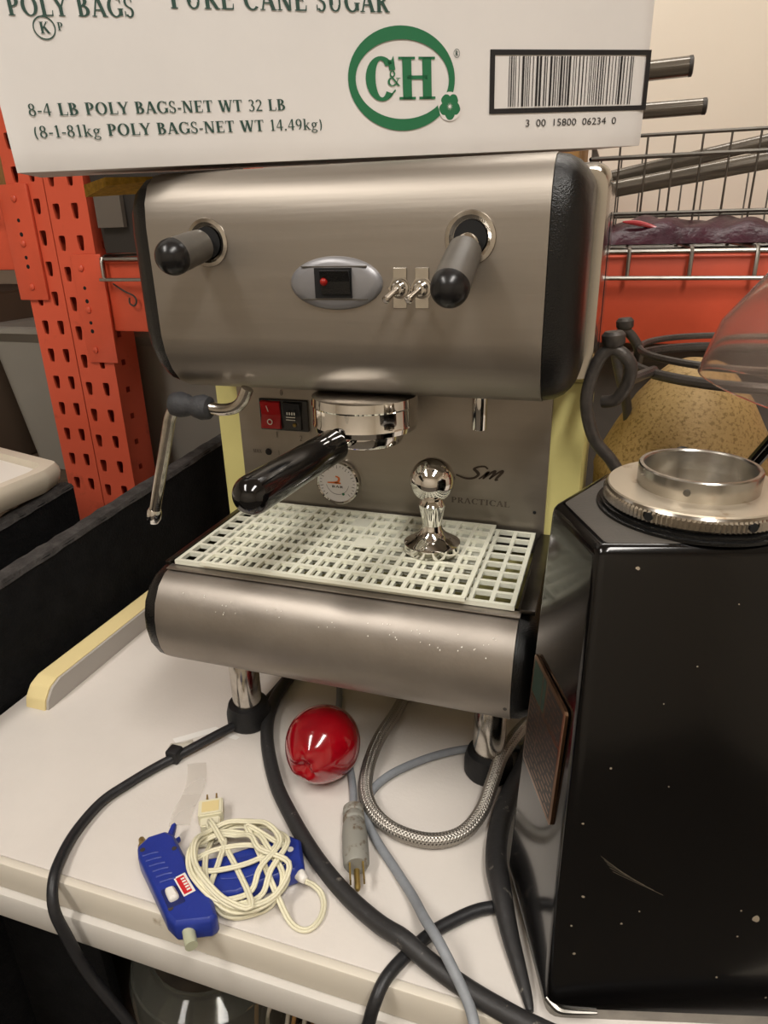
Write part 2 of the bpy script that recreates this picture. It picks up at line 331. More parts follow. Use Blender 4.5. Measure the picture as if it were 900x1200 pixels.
    if c == 'g': return 0.58, arc_(0.26, 0.45, 0.2, 0.22, 0, 360, tk=0.11, n=14) + arc_(0.27, -0.13, 0.24, 0.17, 0, 360, tk=0.08, n=14) + [seg_(0.14, 0.02, 0.2, 0.24, 0.07), seg_(0.4, 0.6, 0.55, 0.62, 0.07, True)]
    if c == '&': return 0.86, arc_(0.34, 0.78, 0.17, 0.22, 0, 360, tk=0.09, n=14) + arc_(0.32, 0.27, 0.28, 0.29, 100, 330, tk=0.13) + [seg_(0.72, 0, 0.24, 0.66, 0.13), seg_(0.54, 0.08, 0.68, 0.5, 0.05), S(0.68, 0.47, 0.13)]
    if c == ' ': return 0.36, []
    return 0.5, []
def text_geo(s, u0, v0, cap, width=None, track=0.02, plane=None, skew=0.0):
    """flat lettering as (verts, faces) at (u, v); plane maps (u, v) to 3-d"""
    x = 0; polys = []
    for ch in s:
        adv, ps = glyph(ch)
        for p in ps: polys.append([(x + a, b) for a, b in p])
        x += adv + track
    sx = (width / x) if width else cap
    V, F = [], []
    for i, p in enumerate(polys):
        n = len(V); h = 0.000004 * (i % 9)
        V += [plane(u0 + a * sx + b * cap * skew, v0 + b * cap, h) for a, b in p]; F.append(tuple(range(n, n + len(p))))
    return V, F
def flat_polys(polys, plane, h=0.0):
    V, F = [], []
    for p in polys:
        n = len(V); V += [plane(a, b, h) for a, b in p]; F.append(tuple(range(n, n + len(p))))
    return V, F
def font_geo(s, size, plane, u0, v0, width=None):
    """plain sans-serif lettering from Blender's own font"""
    c = bpy.data.curves.new('t', 'FONT'); c.body = s; c.size = size; c.resolution_u = 3
    o = bpy.data.objects.new('t', c); COL.objects.link(o)
    me = bpy.data.meshes.new_from_object(o.evaluated_get(bpy.context.evaluated_depsgraph_get()))
    V = [tuple(v.co) for v in me.vertices]; F = [tuple(p.vertices) for p in me.polygons]
    bpy.data.objects.remove(o); bpy.data.curves.remove(c); bpy.data.meshes.remove(me)
    mx = max(v[0] for v in V); k = (width / mx) if width else 1
    return [plane(u0 + x * k, v0 + y, 0) for x, y, z in V], F

# ================================================================== THE ROOM
struct('floor', box(-2.6, 2.2, -2.6, 1.35, -0.80, -0.75), M['floor'])
struct('ceiling', box(-2.6, 2.2, -2.6, 1.35, 1.75, 1.80), M['ceil'])
struct('wall_back', box(-2.6, 2.2, 1.30, 1.35, -0.75, 1.75), M['wall'])
struct('wall_front', box(-2.6, 2.2, -2.6, -2.55, -0.75, 1.75), M['wall'])
struct('wall_left', box(-2.6, -2.55, -2.55, 1.30, -0.75, 1.75), M['wall'])
struct('wall_right', box(2.15, 2.2, -2.55, 1.30, -0.75, 1.75), M['wall'])

def ceiling_lamp(x, y, lx, ly, power, label):
    t = thing('ceiling_lamp', label, 'lamp', (x, y, 1.75), group='ceiling lamps')
    obj('lamp_housing', box(x - lx / 2 - .02, x + lx / 2 + .02, y - ly / 2 - .02, y + ly / 2 + .02, 1.725, 1.75), M['lampbody'], t)
    obj('diffuser', box(x - lx / 2, x + lx / 2, y - ly / 2, y + ly / 2, 1.712, 1.726), M['lamp'], t)
    ld = bpy.data.lights.new('lamp_light', 'AREA'); ld.shape = 'RECTANGLE'; ld.size = lx; ld.size_y = ly; ld.energy = power; ld.color = (1.0, 0.955, 0.90)
    lo = bpy.data.objects.new('lamp_light', ld); COL.objects.link(lo); lo.location = (0, 0, -0.05); lo.parent = t
ceiling_lamp(0.65, -0.95, 0.25, 1.2, 26, 'long ceiling lamp above the camera, out of the frame')
ceiling_lamp(-0.70, -1.15, 0.25, 1.2, 20, 'long ceiling lamp above the left of the desk, out of the frame')
ceiling_lamp(0.1, 0.78, 1.2, 0.2, 9, 'long ceiling lamp above the shelving, out of the frame')

# ================================================================== DESK
t = thing('desk', 'white laminate desk with a cream chipped front edge under the coffee machine', 'desk', (0, 0.2, -0.75))
obj('desktop', bbox(-0.43, 0.95, -0.176, 0.50, -0.030, 0.0, 0.002), M['desk'], t, True)
obj('edge_band', bbox(-0.432, 0.952, -0.184, -0.176, -0.032, 0.0005, 0.0018), M['desk_edge'], t, True, label='cream edge band with brown chips')
obj('front_rail', bbox(-0.43, 0.95, -0.190, -0.165, -0.066, -0.033, 0.004), M['desk_rail'], t, True)
for x in (-0.40, 0.90):
    for y in (0.12, 0.46): obj('leg', bbox(x - .02, x + .02, y - .02, y + .02, -0.75, -0.030, .003), M['desk_rail'], t, True)
obj('lower_shelf', bbox(-0.42, 0.93, -0.15, 0.48, -0.47, -0.45, .002), M['kraft_dark'], t, True)

t = thing('edge_strip', 'cream laminate strip with a rounded front end lying along the left edge of the desk', 'trim strip', (-0.39, 0.1, 0.0))
pr = [(0.003, 0.0), (0.006, 0.012), (0.016, 0.024), (0.030, 0.029), (0.40, 0.029), (0.40, 0.0)]
pr = round_poly(pr, [0, .01, .01, .01, 0, 0], 3)
obj('strip_top', extrude_x(pr, -0.411, -0.383), M['strip'], t)
pr2 = [(y + 0.002, max(z - 0.0012, 0)) for y, z in pr]; pr2 = [(min(y, .399), z) for y, z in pr2]
obj('strip_side', extrude_x(pr2, -0.3832, -0.3795), M['strip_side'], t, label='grey side of the strip facing the desk')

# felt covered panels left of the desk
def felt_panel(label, x0, x1, y0, y1, z0, zf, zb):
    t = thing('desk_divider', label, 'panel', ((x0 + x1) / 2, (y0 + y1) / 2, z0))
    body = [(y0, z0), (y1, z0), (y1, zb), (y0, zf)]
    V, F = extrude_x([(y, z - (0.003 if z > z0 else 0)) for y, z in body], x0, x1); obj('panel_body', (V, F), M['felt'], t)
    n = 60; V, F = [], []
    random.seed(3)
    for i in range(n + 1):
        y = y0 + (y1 - y0) * i / n; z = zf + (zb - zf) * i / n
        for x, dz in ((x0 - .0015, -.006), (x0 + .002, .0005), ((x0 + x1) / 2, .002), (x1 - .002, .0005), (x1 + .0015, -.006)):
            V.append((x + random.uniform(-.0008, .0008), y, z + dz + random.uniform(-.001, .001)))
    for i in range(n):
        for k in range(4): F.append((i * 5 + k, i * 5 + k + 1, i * 5 + k + 6, i * 5 + k + 5))
    obj('fuzzy_edge', (V, F), M['felt_top'], t, True, label='worn dusty grey top edge')
felt_panel('black felt panel standing against the left edge of the desk', -0.462, -0.436, -0.40, 0.60, -0.75, 0.125, 0.183)
felt_panel('shorter black felt panel further left, under the ivory tray', -0.632, -0.604, -0.30, 0.345, -0.75, 0.095, 0.150)

t = thing('plastic_tray', 'ivory plastic tray with a white inside resting on the further felt panel', 'tray', (-0.74, 0.2, 0.15))
poly = round_poly([(-0.90, -0.15), (-0.612, 0.02), (-0.606, 0.300), (-0.62, 0.345), (-0.90, 0.42)], .02)
cx, cy = -0.76, 0.2
def ring_(p, s, z): return [(cx + (x - cx) * s, cy + (y - cy) * s, z) for x, y in p]
obj('tray_body', loft([ring_(poly, .95, .151), ring_(poly, .985, .160), ring_(poly, 1, .172), ring_(poly, .995, .180), ring_(poly, .97, .188), ring_(poly, .86, .188), ring_(poly, .83, .176)]), M['ivory'], t, True)
obj('tray_inside', loft([ring_(poly, .826, .1765), ring_(poly, .826, .1785)]), M['white_in'], t)

# ================================================================== RACK
RY = 0.52
rack = thing('pallet_rack', 'orange red pallet rack with punched posts and wire deck behind the desk', 'rack', (-0.7, 0.55, -0.75))
def punched_post(x0, x1, cols, dz, side=True):
    """C-section post: punched front face with real teardrop holes, sides, and a lipped back"""
    y0, y1, d = RY, RY + 0.068, 0.004
    bm = bmesh.new()
    zs0, zs1, pitch = 0.052 + dz, 0.702 + dz, 0.05
    n = int(round((zs1 - zs0) / pitch)); xb = [x0] + [(cols[i] + cols[i + 1]) / 2 for i in range(len(cols) - 1)] + [x1]
    def quad(a, b, c, d_):
        bm.faces.new([bm.verts.new(p) for p in (a, b, c, d_)])
    quad((x0, y0, -0.75), (x1, y0, -0.75), (x1, y0, zs0), (x0, y0, zs0)); quad((x0, y0, zs1), (x1, y0, zs1), (x1, y0, 1.35), (x0, y0, 1.35))
    for i in range(n):
        za, zb = zs0 + i * pitch, zs0 + (i + 1) * pitch; zc = (za + zb) / 2
        for k, cxx in enumerate(cols):
            outer = [(xb[k], za), (xb[k + 1], za), (xb[k + 1], zb), (xb[k], zb)]
            hole = round_poly([(cxx - .0042, zc - .0125), (cxx + .0042, zc - .0125), (cxx + .0068, zc + .004), (cxx + .0068, zc + .012), (cxx - .0068, zc + .012), (cxx - .0068, zc + .004)], .003, 2)
            allp = outer + hole
            tr = tessellate_polygon([[Vector((a, b, 0)) for a, b in outer], [Vector((a, b, 0)) for a, b in hole]])
            vs = [bm.verts.new((a, y0, b)) for a, b in allp]; vb = [bm.verts.new((a, y0 + d, b)) for a, b in hole]
            for q in tr: bm.faces.new([vs[j] for j in q])
            m = len(hole)
            for j in range(m): bm.faces.new([vs[4 + j], vs[4 + (j + 1) % m], vb[(j + 1) % m], vb[j]])
    # right side with small square holes when asked, plain left side and back
    if side:
        for i in range(n):
            za, zb = zs0 + i * pitch, zs0 + (i + 1) * pitch; zc = (za + zb) / 2 - .004; yc = y0 + .026
            outer = [(y0, za), (y1, za), (y1, zb), (y0, zb)]; hole = [(yc - .005, zc - .005), (yc + .005, zc - .005), (yc + .005, zc + .005), (yc - .005, zc + .005)]
            vs = [bm.verts.new((x1, a, b)) for a, b in outer + hole]
            for q in tessellate_polygon([[Vector((a, b, 0)) for a, b in outer], [Vector((a, b, 0)) for a, b in hole]]): bm.faces.new([vs[j] for j in q])
        quad((x1, y0, -.75), (x1, y1, -.75), (x1, y1, zs0), (x1, y0, zs0)); quad((x1, y0, zs1), (x1, y1, zs1), (x1, y1, 1.35), (x1, y0, 1.35))
    else: quad((x1, y0, -.75), (x1, y1, -.75), (x1, y1, 1.35), (x1, y0, 1.35))
    quad((x0, y0, -.75), (x0, y1, -.75), (x0, y1, 1.35), (x0, y0, 1.35)); quad((x0, y1, -.75), (x1, y1, -.75), (x1, y1, 1.35), (x0, y1, 1.35))
    bmesh.ops.remove_doubles(bm, verts=bm.verts, dist=1e-5)
    return bm
obj('upright_post', punched_post(-0.785, -0.7075, [-0.762, -0.728], 0, False), M['red_dark'], rack)
obj('upright_post', punched_post(-0.7055, -0.626, [-0.690, -0.652], -0.009), M['red_dark'], rack)
obj('beam', bbox(-1.9, -0.787, 0.522, 0.57, 0.475, 0.590, .004), M['red'], rack, True, label='left beam, higher than the right one')
obj('beam', bbox(-0.622, 1.30, 0.522, 0.57, 0.372, 0.487, .004), M['red'], rack, True, label='long beam running behind the coffee machine')
obj('beam', bbox(-0.622, 1.30, 1.10, 1.14, 0.372, 0.487, .004), M['red'], rack, True)
obj('beam', bbox(-1.9, -0.787, 1.10, 1.14, 0.475, 0.590, .004), M['red'], rack, True)
for x in (-0.785, -0.7055, 1.30): obj('upright_post', box(x, x + .078, 1.10, 1.168, -.75, 1.35), M['red_dark'], rack)
obj('upright_post', box(1.302, 1.38, 0.52, 0.588, -.75, 1.35), M['red_dark'], rack)
def connector(x0, x1, z0, z1, xr):
    p = obj('connector_plate', bbox(x0, x1, 0.5135, 0.5185, z0, z1, .001), M['red'], rack, True)
    for i in range(3):
        z = z1 - .022 - i * (z1 - z0 - .044) / 2
        obj('rivet', lathe([(.0055, 0), (.0055, .002), (.003, .0035), (1e-4, .004)], 14, (xr, .5135, z), (0, -1, 0)), M['red'], p, True)
    for i, dz in enumerate((.3, .42, .62, .7)):
        obj('punched_hole', lathe([(.0035 + .001 * (i % 2), -.0004), (.003, .0004)], 12, (xr, .5135, z1 - dz * (z1 - z0)), (0, -1, 0)), M['black_void'], p)
connector(-0.800, -0.738, 0.425, 0.612, -0.768); connector(-0.674, -0.612, 0.318, 0.500, -0.655)
hk = obj('safety_pin', tube([(-.598, .518, .452), (-.585, .512, .447), (-.57, .510, .44), (-.556, .512, .433), (-.552, .512, .424), (-.558, .512, .417), (-.566, .512, .421), (-.565, .512, .43)], .0016, 6, smooth=4), M['iron'], rack, True)
# wire decks, with a waterfall front edge
def wire_deck(x0, x1, zt, label, nx, ext=None):
    t = thing('wire_deck', label, 'wire shelf', ((x0 + x1) / 2, .8, zt))
    yf = 0.508
    for k in range(nx + 1):
        x = x0 + (x1 - x0) * k / nx
        obj('deck_wire', tube([(x, 1.12, zt + .004), (x, yf + .012, zt + .004), (x, yf + .003, zt + .001), (x, yf, zt - .006), (x, yf, zt - .036)], .0028, 8), M['wire'], t, True)
    for y, z in ((yf - .0052, zt - .033), (yf + .004, zt - .001 + .0005), (yf + .03, zt - .0015), (.66, zt - .0015), (.8, zt - .0015), (.94, zt - .0015), (1.08, zt - .0015)):
        obj('cross_wire', tube([(x0 - .004, y, z), (x1 + .004, y, z)], .0028, 8), M['wire'], t, True)
wire_deck(-0.607, 1.22, 0.4925, 'galvanised wire deck on the long orange beam, right of the posts', 24)
wire_deck(-1.85, -0.805, 0.5955, 'galvanised wire deck on the upper left orange beam', 13)

# ------------------------------------------------------------------ things on and behind the rack
def carton(name, label, x0, x1, y0, y1, z0, z1, m, cat='box', tape=True):
    t = thing(name, label, cat, ((x0 + x1) / 2, (y0 + y1) / 2, z0))
    obj('carton_body', bbox(x0, x1, y0, y1, z0, z1 - .003, .003), m, t, True)
    ym = (y0 + y1) / 2
    obj('flap', box(x0 + .001, x1 - .001, y0 + .001, ym - .001, z1 - .003, z1), m, t); obj('flap', box(x0 + .001, x1 - .001, ym + .001, y1 - .001, z1 - .003, z1), m, t)
    return t
carton('cardboard_box', 'ochre brown cardboard box on the upper left deck, at the left edge of the photo', -1.45, -0.93, 0.66, 1.0, 0.604, 0.93, M['kraft'])
carton('cardboard_box', 'cardboard box on the right deck hidden behind the white sugar carton', -0.20, 0.14, 0.78, 0.84, 0.501, 0.672, M['kraft'])
carton('cardboard_box', 'taller cardboard box at the back of the right deck behind the sugar carton', -0.20, 0.14, 0.86, 1.05, 0.501, 0.728, M['kraft'])
t = thing('storage_bin', 'black storage bin with a grey label on the rack beside the red post', 'bin', (-.5, .68, .501))
pl = round_poly([(-.612, .505), (-.42, .505), (-.42, .70), (-.612, .70)], .015)
cx, cy = -.516, .60
obj('bin_body', loft([ring_(pl, .92, .501), ring_(pl, 1.0, .69), ring_(pl, 1.04, .69), ring_(pl, 1.04, .705), ring_(pl, .97, .705), ring_(pl, .9, .51)]), M['bin'], t, True, angle=.4)
obj('bin_label', box(-.595, -.545, .4995, .5085, .540, .600), M['bin_lbl'], t)
t = thing('plastic_tub', 'large light grey plastic tub under the beam behind the posts', 'tub', (-.7, .8, -.1))
def rect(x0, x1, y0, y1): return round_poly([(x0, y0), (x1, y0), (x1, y1), (x0, y1)], .03)
obj('tub_body', loft([[(x, y, .045) for x, y in rect(-1.0, -.30, .66, .98)], [(x, y, .33) for x, y in rect(-1.03, -.20, .63, 1.02)], [(x, y, .35) for x, y in rect(-1.06, -.17, .61, 1.05)], [(x, y, .36) for x, y in rect(-1.06, -.17, .61, 1.05)], [(x, y, .36) for x, y in rect(-1.02, -.21, .64, 1.01)], [(x, y, .06) for x, y in rect(-.99, -.31, .68, .96)]]), M['tub'], t, True, angle=.5)
t = thing('storage_crate', 'dark brown wooden crate holding up the grey tub under the rack', 'crate', (-.7, .8, -.75))
obj('crate_body', bbox(-1.7, -.1, .62, 1.08, -.75, .043, .004), M['kraft_dark'], t, True)
for k in range(9): obj('slat', bbox(-1.69, -.11, .609, .6195, -.74 + k * .087, -.66 + k * .087, .002), M['kraft_dark'], t, True)
carton('cardboard_box', 'dark brown box left of the grey tub under the upper left beam', -1.75, -1.09, .64, 1.0, .045, .42, M['kraft_dark'])

t = thing('shade_sheet', 'added dark grey sheet standing in for the shade under the long orange beam behind the iron stand', 'panel', (.6, .63, -.75))  # sheet added to darken the gap under the beam like shade
obj('panel_sheet', bbox(-.05, 1.28, .62, .635, -.75, .368, .002), M['shade_grey'], t, True)
for z in (-.3, .05, .33): obj('panel_rib', bbox(-.04, 1.27, .612, .6195, z, z + .02, .002), M['shade_grey'], t, True)

# long ribbed tubes
def long_tube(p0, p1, r, label):
    p0, p1 = Vector(p0), Vector(p1); t = thing('ribbed_tube', label, 'tube', tuple((p0 + p1) / 2), group=None)
    d = (p1 - p0).length
    obj('tube_wrap', lathe([(r, 0), (r, d * .25), (r * 1.02, d * .5), (r, d)], 36, p0, p1 - p0, rmod=lambda j, k: 1 + .05 * ((k * 7) % 5 - 2) / 2), M['tube'], t, True, angle=1.2)
    ax = (p1 - p0).normalized()
    obj('end_cap', lathe([(r * .98, -.0005), (r * 1.06, .0), (r * 1.06, .005), (r * .8, .0065)], 30, p1, ax), M['tube_end'], t, True)
long_tube((-0.55, 0.80 + .10, 0.742), (0.296, 0.80 + .10, 0.7865 - .022), .0145, 'grey ribbed tube sticking out highest from behind the white sugar carton')
long_tube((-0.60, 0.81, 0.684), (0.318, 0.81, 0.6935), .0112, 'grey ribbed tube just below the highest one, longer to the right')
long_tube((0.12, 0.84, 0.588), (0.62, 0.80, 0.676), .0105, 'upper of the two grey ribbed tubes lying through the wire basket')
long_tube((0.10, 0.795, 0.566), (0.62, 0.755, 0.640), .0125, 'lower of the two grey ribbed tubes lying through the wire basket')

# wire basket
bk = thing('wire_basket', 'silver wire basket on the wire deck behind the machine holding ribbed tubes', 'basket', (.45, .78, .5))
bx0, bx1, by0, by1 = .17, .80, .62, .93
def rectpath(z, g=0): return [(bx0 - g, by0 - g, z), (bx1 + g, by0 - g, z), (bx1 + g, by1 + g, z), (bx0 - g, by1 + g, z)]
obj('rim_wire', tube(rectpath(.638, .004), .0024, 8, closed=True), M['wire_dark'], bk, True)
obj('middle_wire', tube(rectpath(.612, .003), .003, 8, closed=True), M['wire_dark'], bk, True)
obj('base_wire', tube(rectpath(.540, 0), .0024, 8, closed=True), M['wire_dark'], bk, True)
obj('foot_wire', tube(rectpath(.5035, -.01), .0022, 8, closed=True), M['wire_dark'], bk, True)
for k in range(19):
    x = bx0 + (bx1 - bx0) * k / 18
    for y, s in ((by0, -1), (by1, 1)): obj('upright_wire', tube([(x, y - s * .01, .5035), (x, y - s * .001, .54), (x, y + s * .004, .638)], .0014, 6), M['wire_dark'], bk, True)
for k in range(1, 9):
    y = by0 + (by1 - by0) * k / 9
    for x, s in ((bx0, -1), (bx1, 1)): obj('upright_wire', tube([(x - s * .01, y, .5035), (x, y, .54), (x + s * .004, y, .638)], .0014, 6), M['wire_dark'], bk, True)
    obj('bottom_wire', tube([(bx0 + .01, y, .5035), (bx1 - .01, y, .5035)], .0014, 6), M['wire_dark'], bk, True)

# wrapped packages on the deck
def package(label, x0, x1, y0, y1, h, m, seed, z=.4995, stripe=False):
    random.seed(seed); t = thing('wrapped_package', label, 'package', ((x0 + x1) / 2, (y0 + y1) / 2, z))
    nx, ny = 40, 10; V, F = [], []
    for s in (1, 0):
        for i in range(nx + 1):
            for j in range(ny + 1):
                u, v = i / nx, j / ny; e = (math.sin(PI * u) ** .35) * (math.sin(PI * v) ** .5)
                zz = h * e * (.72 + .14 * math.sin(5 * u + seed) + .06 * math.sin(13 * u + 5 * v + seed) + .05 * math.sin(29 * u - 11 * v)) if s else 0
                V.append((x0 + (x1 - x0) * u, y0 + (y1 - y0) * v + .006 * math.sin(9 * u + seed), z + zz + .0008 * s))
    N = (nx + 1) * (ny + 1)
    for s in (0, 1):
        for i in range(nx):
            for j in range(ny):
                a = s * N + i * (ny + 1) + j; F.append((a, a + 1, a + ny + 2, a + ny + 1))
    obj('wrap', (V, F), m, t, True, angle=3)
    return t
pk = package('dark purple film wrapped package with a pink streak beside the machine', .19, .42, .545, .66, .052, M['purple'], 2)
obj('pink_streak', tube([(.218, .562, .5290), (.240, .558, .5265), (.266, .553, .5190)], .0042, 8, smooth=4, rs=lambda t_: .0008 + .0026 * math.sin(PI * t_)), M['pink'], pk, True)
package('dark purple film wrapped package further right under the basket front', .40, .66, .56, .69, .045, M['purple'], 5)
package('cloudy plastic wrapped bundle inside the wire basket', .20, .76, .70, .88, .034, M['filmwrap'], 9, z=.506)

# ================================================================== ESPRESSO MACHINE
em = thing('espresso_machine', 'stainless steel espresso machine with one group on the white desk', 'coffee machine', (0, 0.15, 0))
HW = 0.1695
def prof_upper(inset=0, y1=0.13):
    i = inset
    return [(y1, .574 - i), (.073, .574 - i), (.058, .571 - i), (.047, .563 - i), (.040 + i * .6, .549), (.0375 + i, .530), (.0375 + i, .44), (.040 + i * .6, .424), (.047 + i * .5, .408 + i * .6), (.058, .395 + i), (.073, .388 + i), (.09, .386 + i), (y1, .386 + i)]
obj('upper_housing', extrude_x(prof_upper(0, .42), -HW, HW), M['steel'], em, True, angle=.5)
def cap_rings(prof, x0, side, w):
    """rounded end cap built of shrinking profiles"""
    cy_ = sum(p[0] for p in prof) / len(prof); cz_ = (max(p[1] for p in prof) + min(p[1] for p in prof)) / 2
    out = []
    for t_ in (0, .3, .6, .8, .92, 1):
        d = (1 - math.sqrt(max(0, 1 - (t_ * .985) ** 2))) * w * .95
        ring = []
        for y, z in prof:
            yy = y + d if y < prof[0][0] - 1e-4 else y
            hz = (z - cz_); ring.append((x0 + side * w * t_, yy, cz_ + hz * (1 - d / (max(p[1] for p in prof) - cz_))))
        out.append(ring)
    return loft(out)
for s in (-1, 1):
    g = cap_rings(prof_upper(.0015 if s < 0 else 0.0008, .150), s * (HW + .0006), s, .0265)
    obj('end_cap', g, M['black_cap'], em, True, angle=.9, label='black rounded end cap')
# side panels behind the caps
for s in (-1, 1):
    x0, x1 = sorted((s * (HW + .0006), s * .2075))
    cs = round_poly([(HW + .0004, .386), (.2075, .386), (.2075, .5735), (HW + .0004, .5735)], [0, .012, .032, 0], 7); rr_ = []
    for y, k_ in ((.1505, .93), (.158, .985), (.170, 1), (.405, 1), (.415, .985), (.42, .95)): rr_.append([(s * (HW + .0004 + (x - HW - .0004) * k_), y, .48 + (z - .48) * k_) for x, z in cs])
    obj('side_panel', loft(rr_), M['steel_side'], em, True, angle=.5, label='polished steel side panel')
    obj('panel_seam', extrude_x([(.232, .395), (.232, .535), (.234, .535), (.234, .395)], s * .2076 - .0004, s * .2076 + .0006), M['black_void'], em)
# lower body
obj('body', bbox(-.2045, .2045, .170, .42, .115, .3855, .004), M['yellow'], em, True, label='cream yellow enamelled body behind the splash panel')
obj('splash_panel', bbox(-.172, .172, .1625, .1695, .205, .3855, .0008), M['steel'], em, True)
BY = .1622
def on_panel(u, v, h=0): return (u, BY - .0003 - h, v)
# tray housing
def tray_prof(i=0):
    return [(.1615, .224 - i), (.004, .224 - i), (-.010, .2215 - i), (-.022, .2135 - i), (-.031, .200 - i * .5), (-.0355, .184), (-.0365, .168), (-.034, .152), (-.028, .140 + i * .5), (-.018, .131 + i), (-.004, .125 + i), (.012, .122 + i), (.1615, .118 + i)]
# tray body is a shell with an open top: front roll + floor + back
tp = tray_prof(); outer = tp[1:]
inner = [(.160, .130), (.012, .134), (.004, .150), (.004, .216)]
obj('tray_front', extrude_x([(.004, .224)] + tp[2:] + [(.1615, .130)] + [(.012, .134), (.004, .150)], -HW, HW), M['steel_tray'], em, True, angle=.5, label='scratched steel drip tray housing with rounded front')
obj('tray_basin', join(box(-HW, HW, .0045, .161, .1345, .137), box(-HW, -HW + .003, .0045, .161, .137, .2235), box(HW - .003, HW, .0045, .161, .137, .2235), box(-HW + .003, HW - .003, .0045, .0065, .137, .2235)), M['basin'], em)
for s in (-1, 1): obj('end_cap', cap_rings(tray_prof(.001), s * (HW + .0006), s, .0205), M['black_cap'], em, True, angle=.9, label='black rounded end cap of the tray')
for s in (-1, 1): obj('tray_rail', bbox(*sorted((s * (HW - .0005), s * (HW + (.0125 if s > 0 else .006)))), .001, .1615, .2243, .2290, .001), M['basin'], em, True)
obj('front_ledge', bbox(-HW, HW + .001, -.0070, .0035, .2243, .2258, .0005), M['steel_tray'], em, True)
random.seed(31); sp = []
for k in range(46):
    x = random.uniform(-.155, .155) if k % 3 else random.uniform(.06, .15); f = random.uniform(0, 1); y, z = -.0225 - .0095 * f, .2132 - .0145 * f; r_ = random.uniform(.0003, .0007)
    sp.append(([(x - r_, y - .0006, z), (x, y - .0002, z + r_), (x + r_, y - .0006, z), (x, y - .0010, z - r_)], [(0, 1, 2, 3)]))
obj('wear_specks', join(*sp), M['white_in'], em, stuff=True)
# feet
for x, y in ((-.137, .057), (.141, .057), (-.137, .38), (.141, .38)):
    f = obj('foot', lathe([(.0165, .028), (.0165, .09), (.0155, .092), (.0155, .121)], 30, (x, y, 0)), M['chrome_worn'], em, True, angle=.5)
    obj('rubber_foot', lathe([(.0235, 0.0003), (.0250, .003), (.0250, .016), (.0220, .027), (.0168, .0290)], 30, (x, y, 0)), M['rubber'], f, True, angle=.5, label='black rubber foot')
# oval badge with rocker
ob = obj('oval_badge', xform(lathe([(.040, -.0005), (.0395, .0015), (.037, .0035), (.030, .0050), (.0001, .0056)], 60), Matrix.Translation((.0035, .0376, .4845)) @ Matrix.Rotation(PI / 2, 4, 'X') @ Matrix.Diagonal((1, .52, 1, 1))), M['oval'], em, True, angle=1, label='silver oval plate round the rocker switch')
obj('badge_window', box(-.0125, .0125 + .0065, .0308, .0335, .4735, .4965), M['black_void'], ob)
obj('rocker', extrude_x([(.0315, .475), (.0290, .477), (.0285, .4865), (.0255, .4945), (.0315, .4955)], -.006, .0185), M['black_cap'], ob, True, angle=.3)
for z in (.4725, .4975): obj('badge_groove', box(-.0245, .0315, .0322, .0345, z - .0004, z + .0004), M['wire_dark'], ob)
obj('pilot_lamp', sphere((-.0035, .0285, .4862), .0032, 14), M['led'], ob, True)
# toggle switches
for x in (.0575, .0755):
    tg = obj('toggle_switch', join(lathe([(.0095, 0), (.0095, .0012)], 6, (x, .0372, .4805), (0, -1, 0)), lathe([(.0072, .0012), (.0074, .003), (.0058, .0034), (.0052, .008), (.0040, .009)], 24, (x, .0372, .4805), (0, -1, 0))), M['chrome_worn'], em, True, angle=.4, label='small chrome toggle switch')
    obj('toggle_lever', tube([(x, .029, .4805), (x - .001, .0255, .4790), (x - .002, .0222, .4775), (x - .003, .019, .4762), (x - .0038, .016, .4748), (x - .0045, .0135, .4738), (x - .0048, .0125, .4733)], .003, 12, rs=lambda t_: (.0020 + .0014 * t_) * (1 if t_ < .9 else .55)), M['chrome_worn'], tg, True)
    obj('tag_plate', bbox(x - .0055, x + .0055, .0364, .0372, .4655, .496, .0003), M['steel_side'], tg)
# steam and water levers
def lever(base, tip, label, bez=True):
    base, tip = Vector(base), Vector(tip); d = (tip - base).normalized(); Ln = (tip - base).length
    lv = obj('lever_bezel', lathe([(.0195, 0), (.0190, .001), (.0160, .0016), (.0135, .0004), (.0125, .0001)], 36, base, (0, -1, 0)), M['chrome_worn'], em, True, angle=.5, label=label)
    obj('lever_hole', lathe([(.0125, -.0002), (.0125, .0002)], 30, base + Vector((0, -.0012, 0)), (0, -1, 0)), M['black_void'], lv)
    obj('lever_joint', sphere(tuple(base + d * .008), .0088, 18), M['chrome'], lv, True)
    s = .007 if 'left' in label else .013
    obj('lever_grip', lathe([(.0100, s), (.0125, s + .003), (.0132, s + .012), (.0138, Ln - .022)], 30, base, d), M['grip'], lv, True, angle=.5, label='dusty grey sleeve')
    rr = .0141; obj('lever_knob', lathe([(rr, Ln - .0225)] + [(rr * math.cos(a * PI / 16) , Ln - .020 + rr * math.sin(a * PI / 16)) for a in range(0, 8)] + [(.0002, Ln - .020 + rr)], 30, base, d), M['grip_ball'], lv, True, angle=1.2, label='dark rounded knob end')
lever((-.111, .0372, .517), (-.1165, -.0285, .5035), 'steam lever left of the badge')
lever((.1125, .0372, .5165), (.1075, -.0285, .474), 'water lever on the right, hanging down')
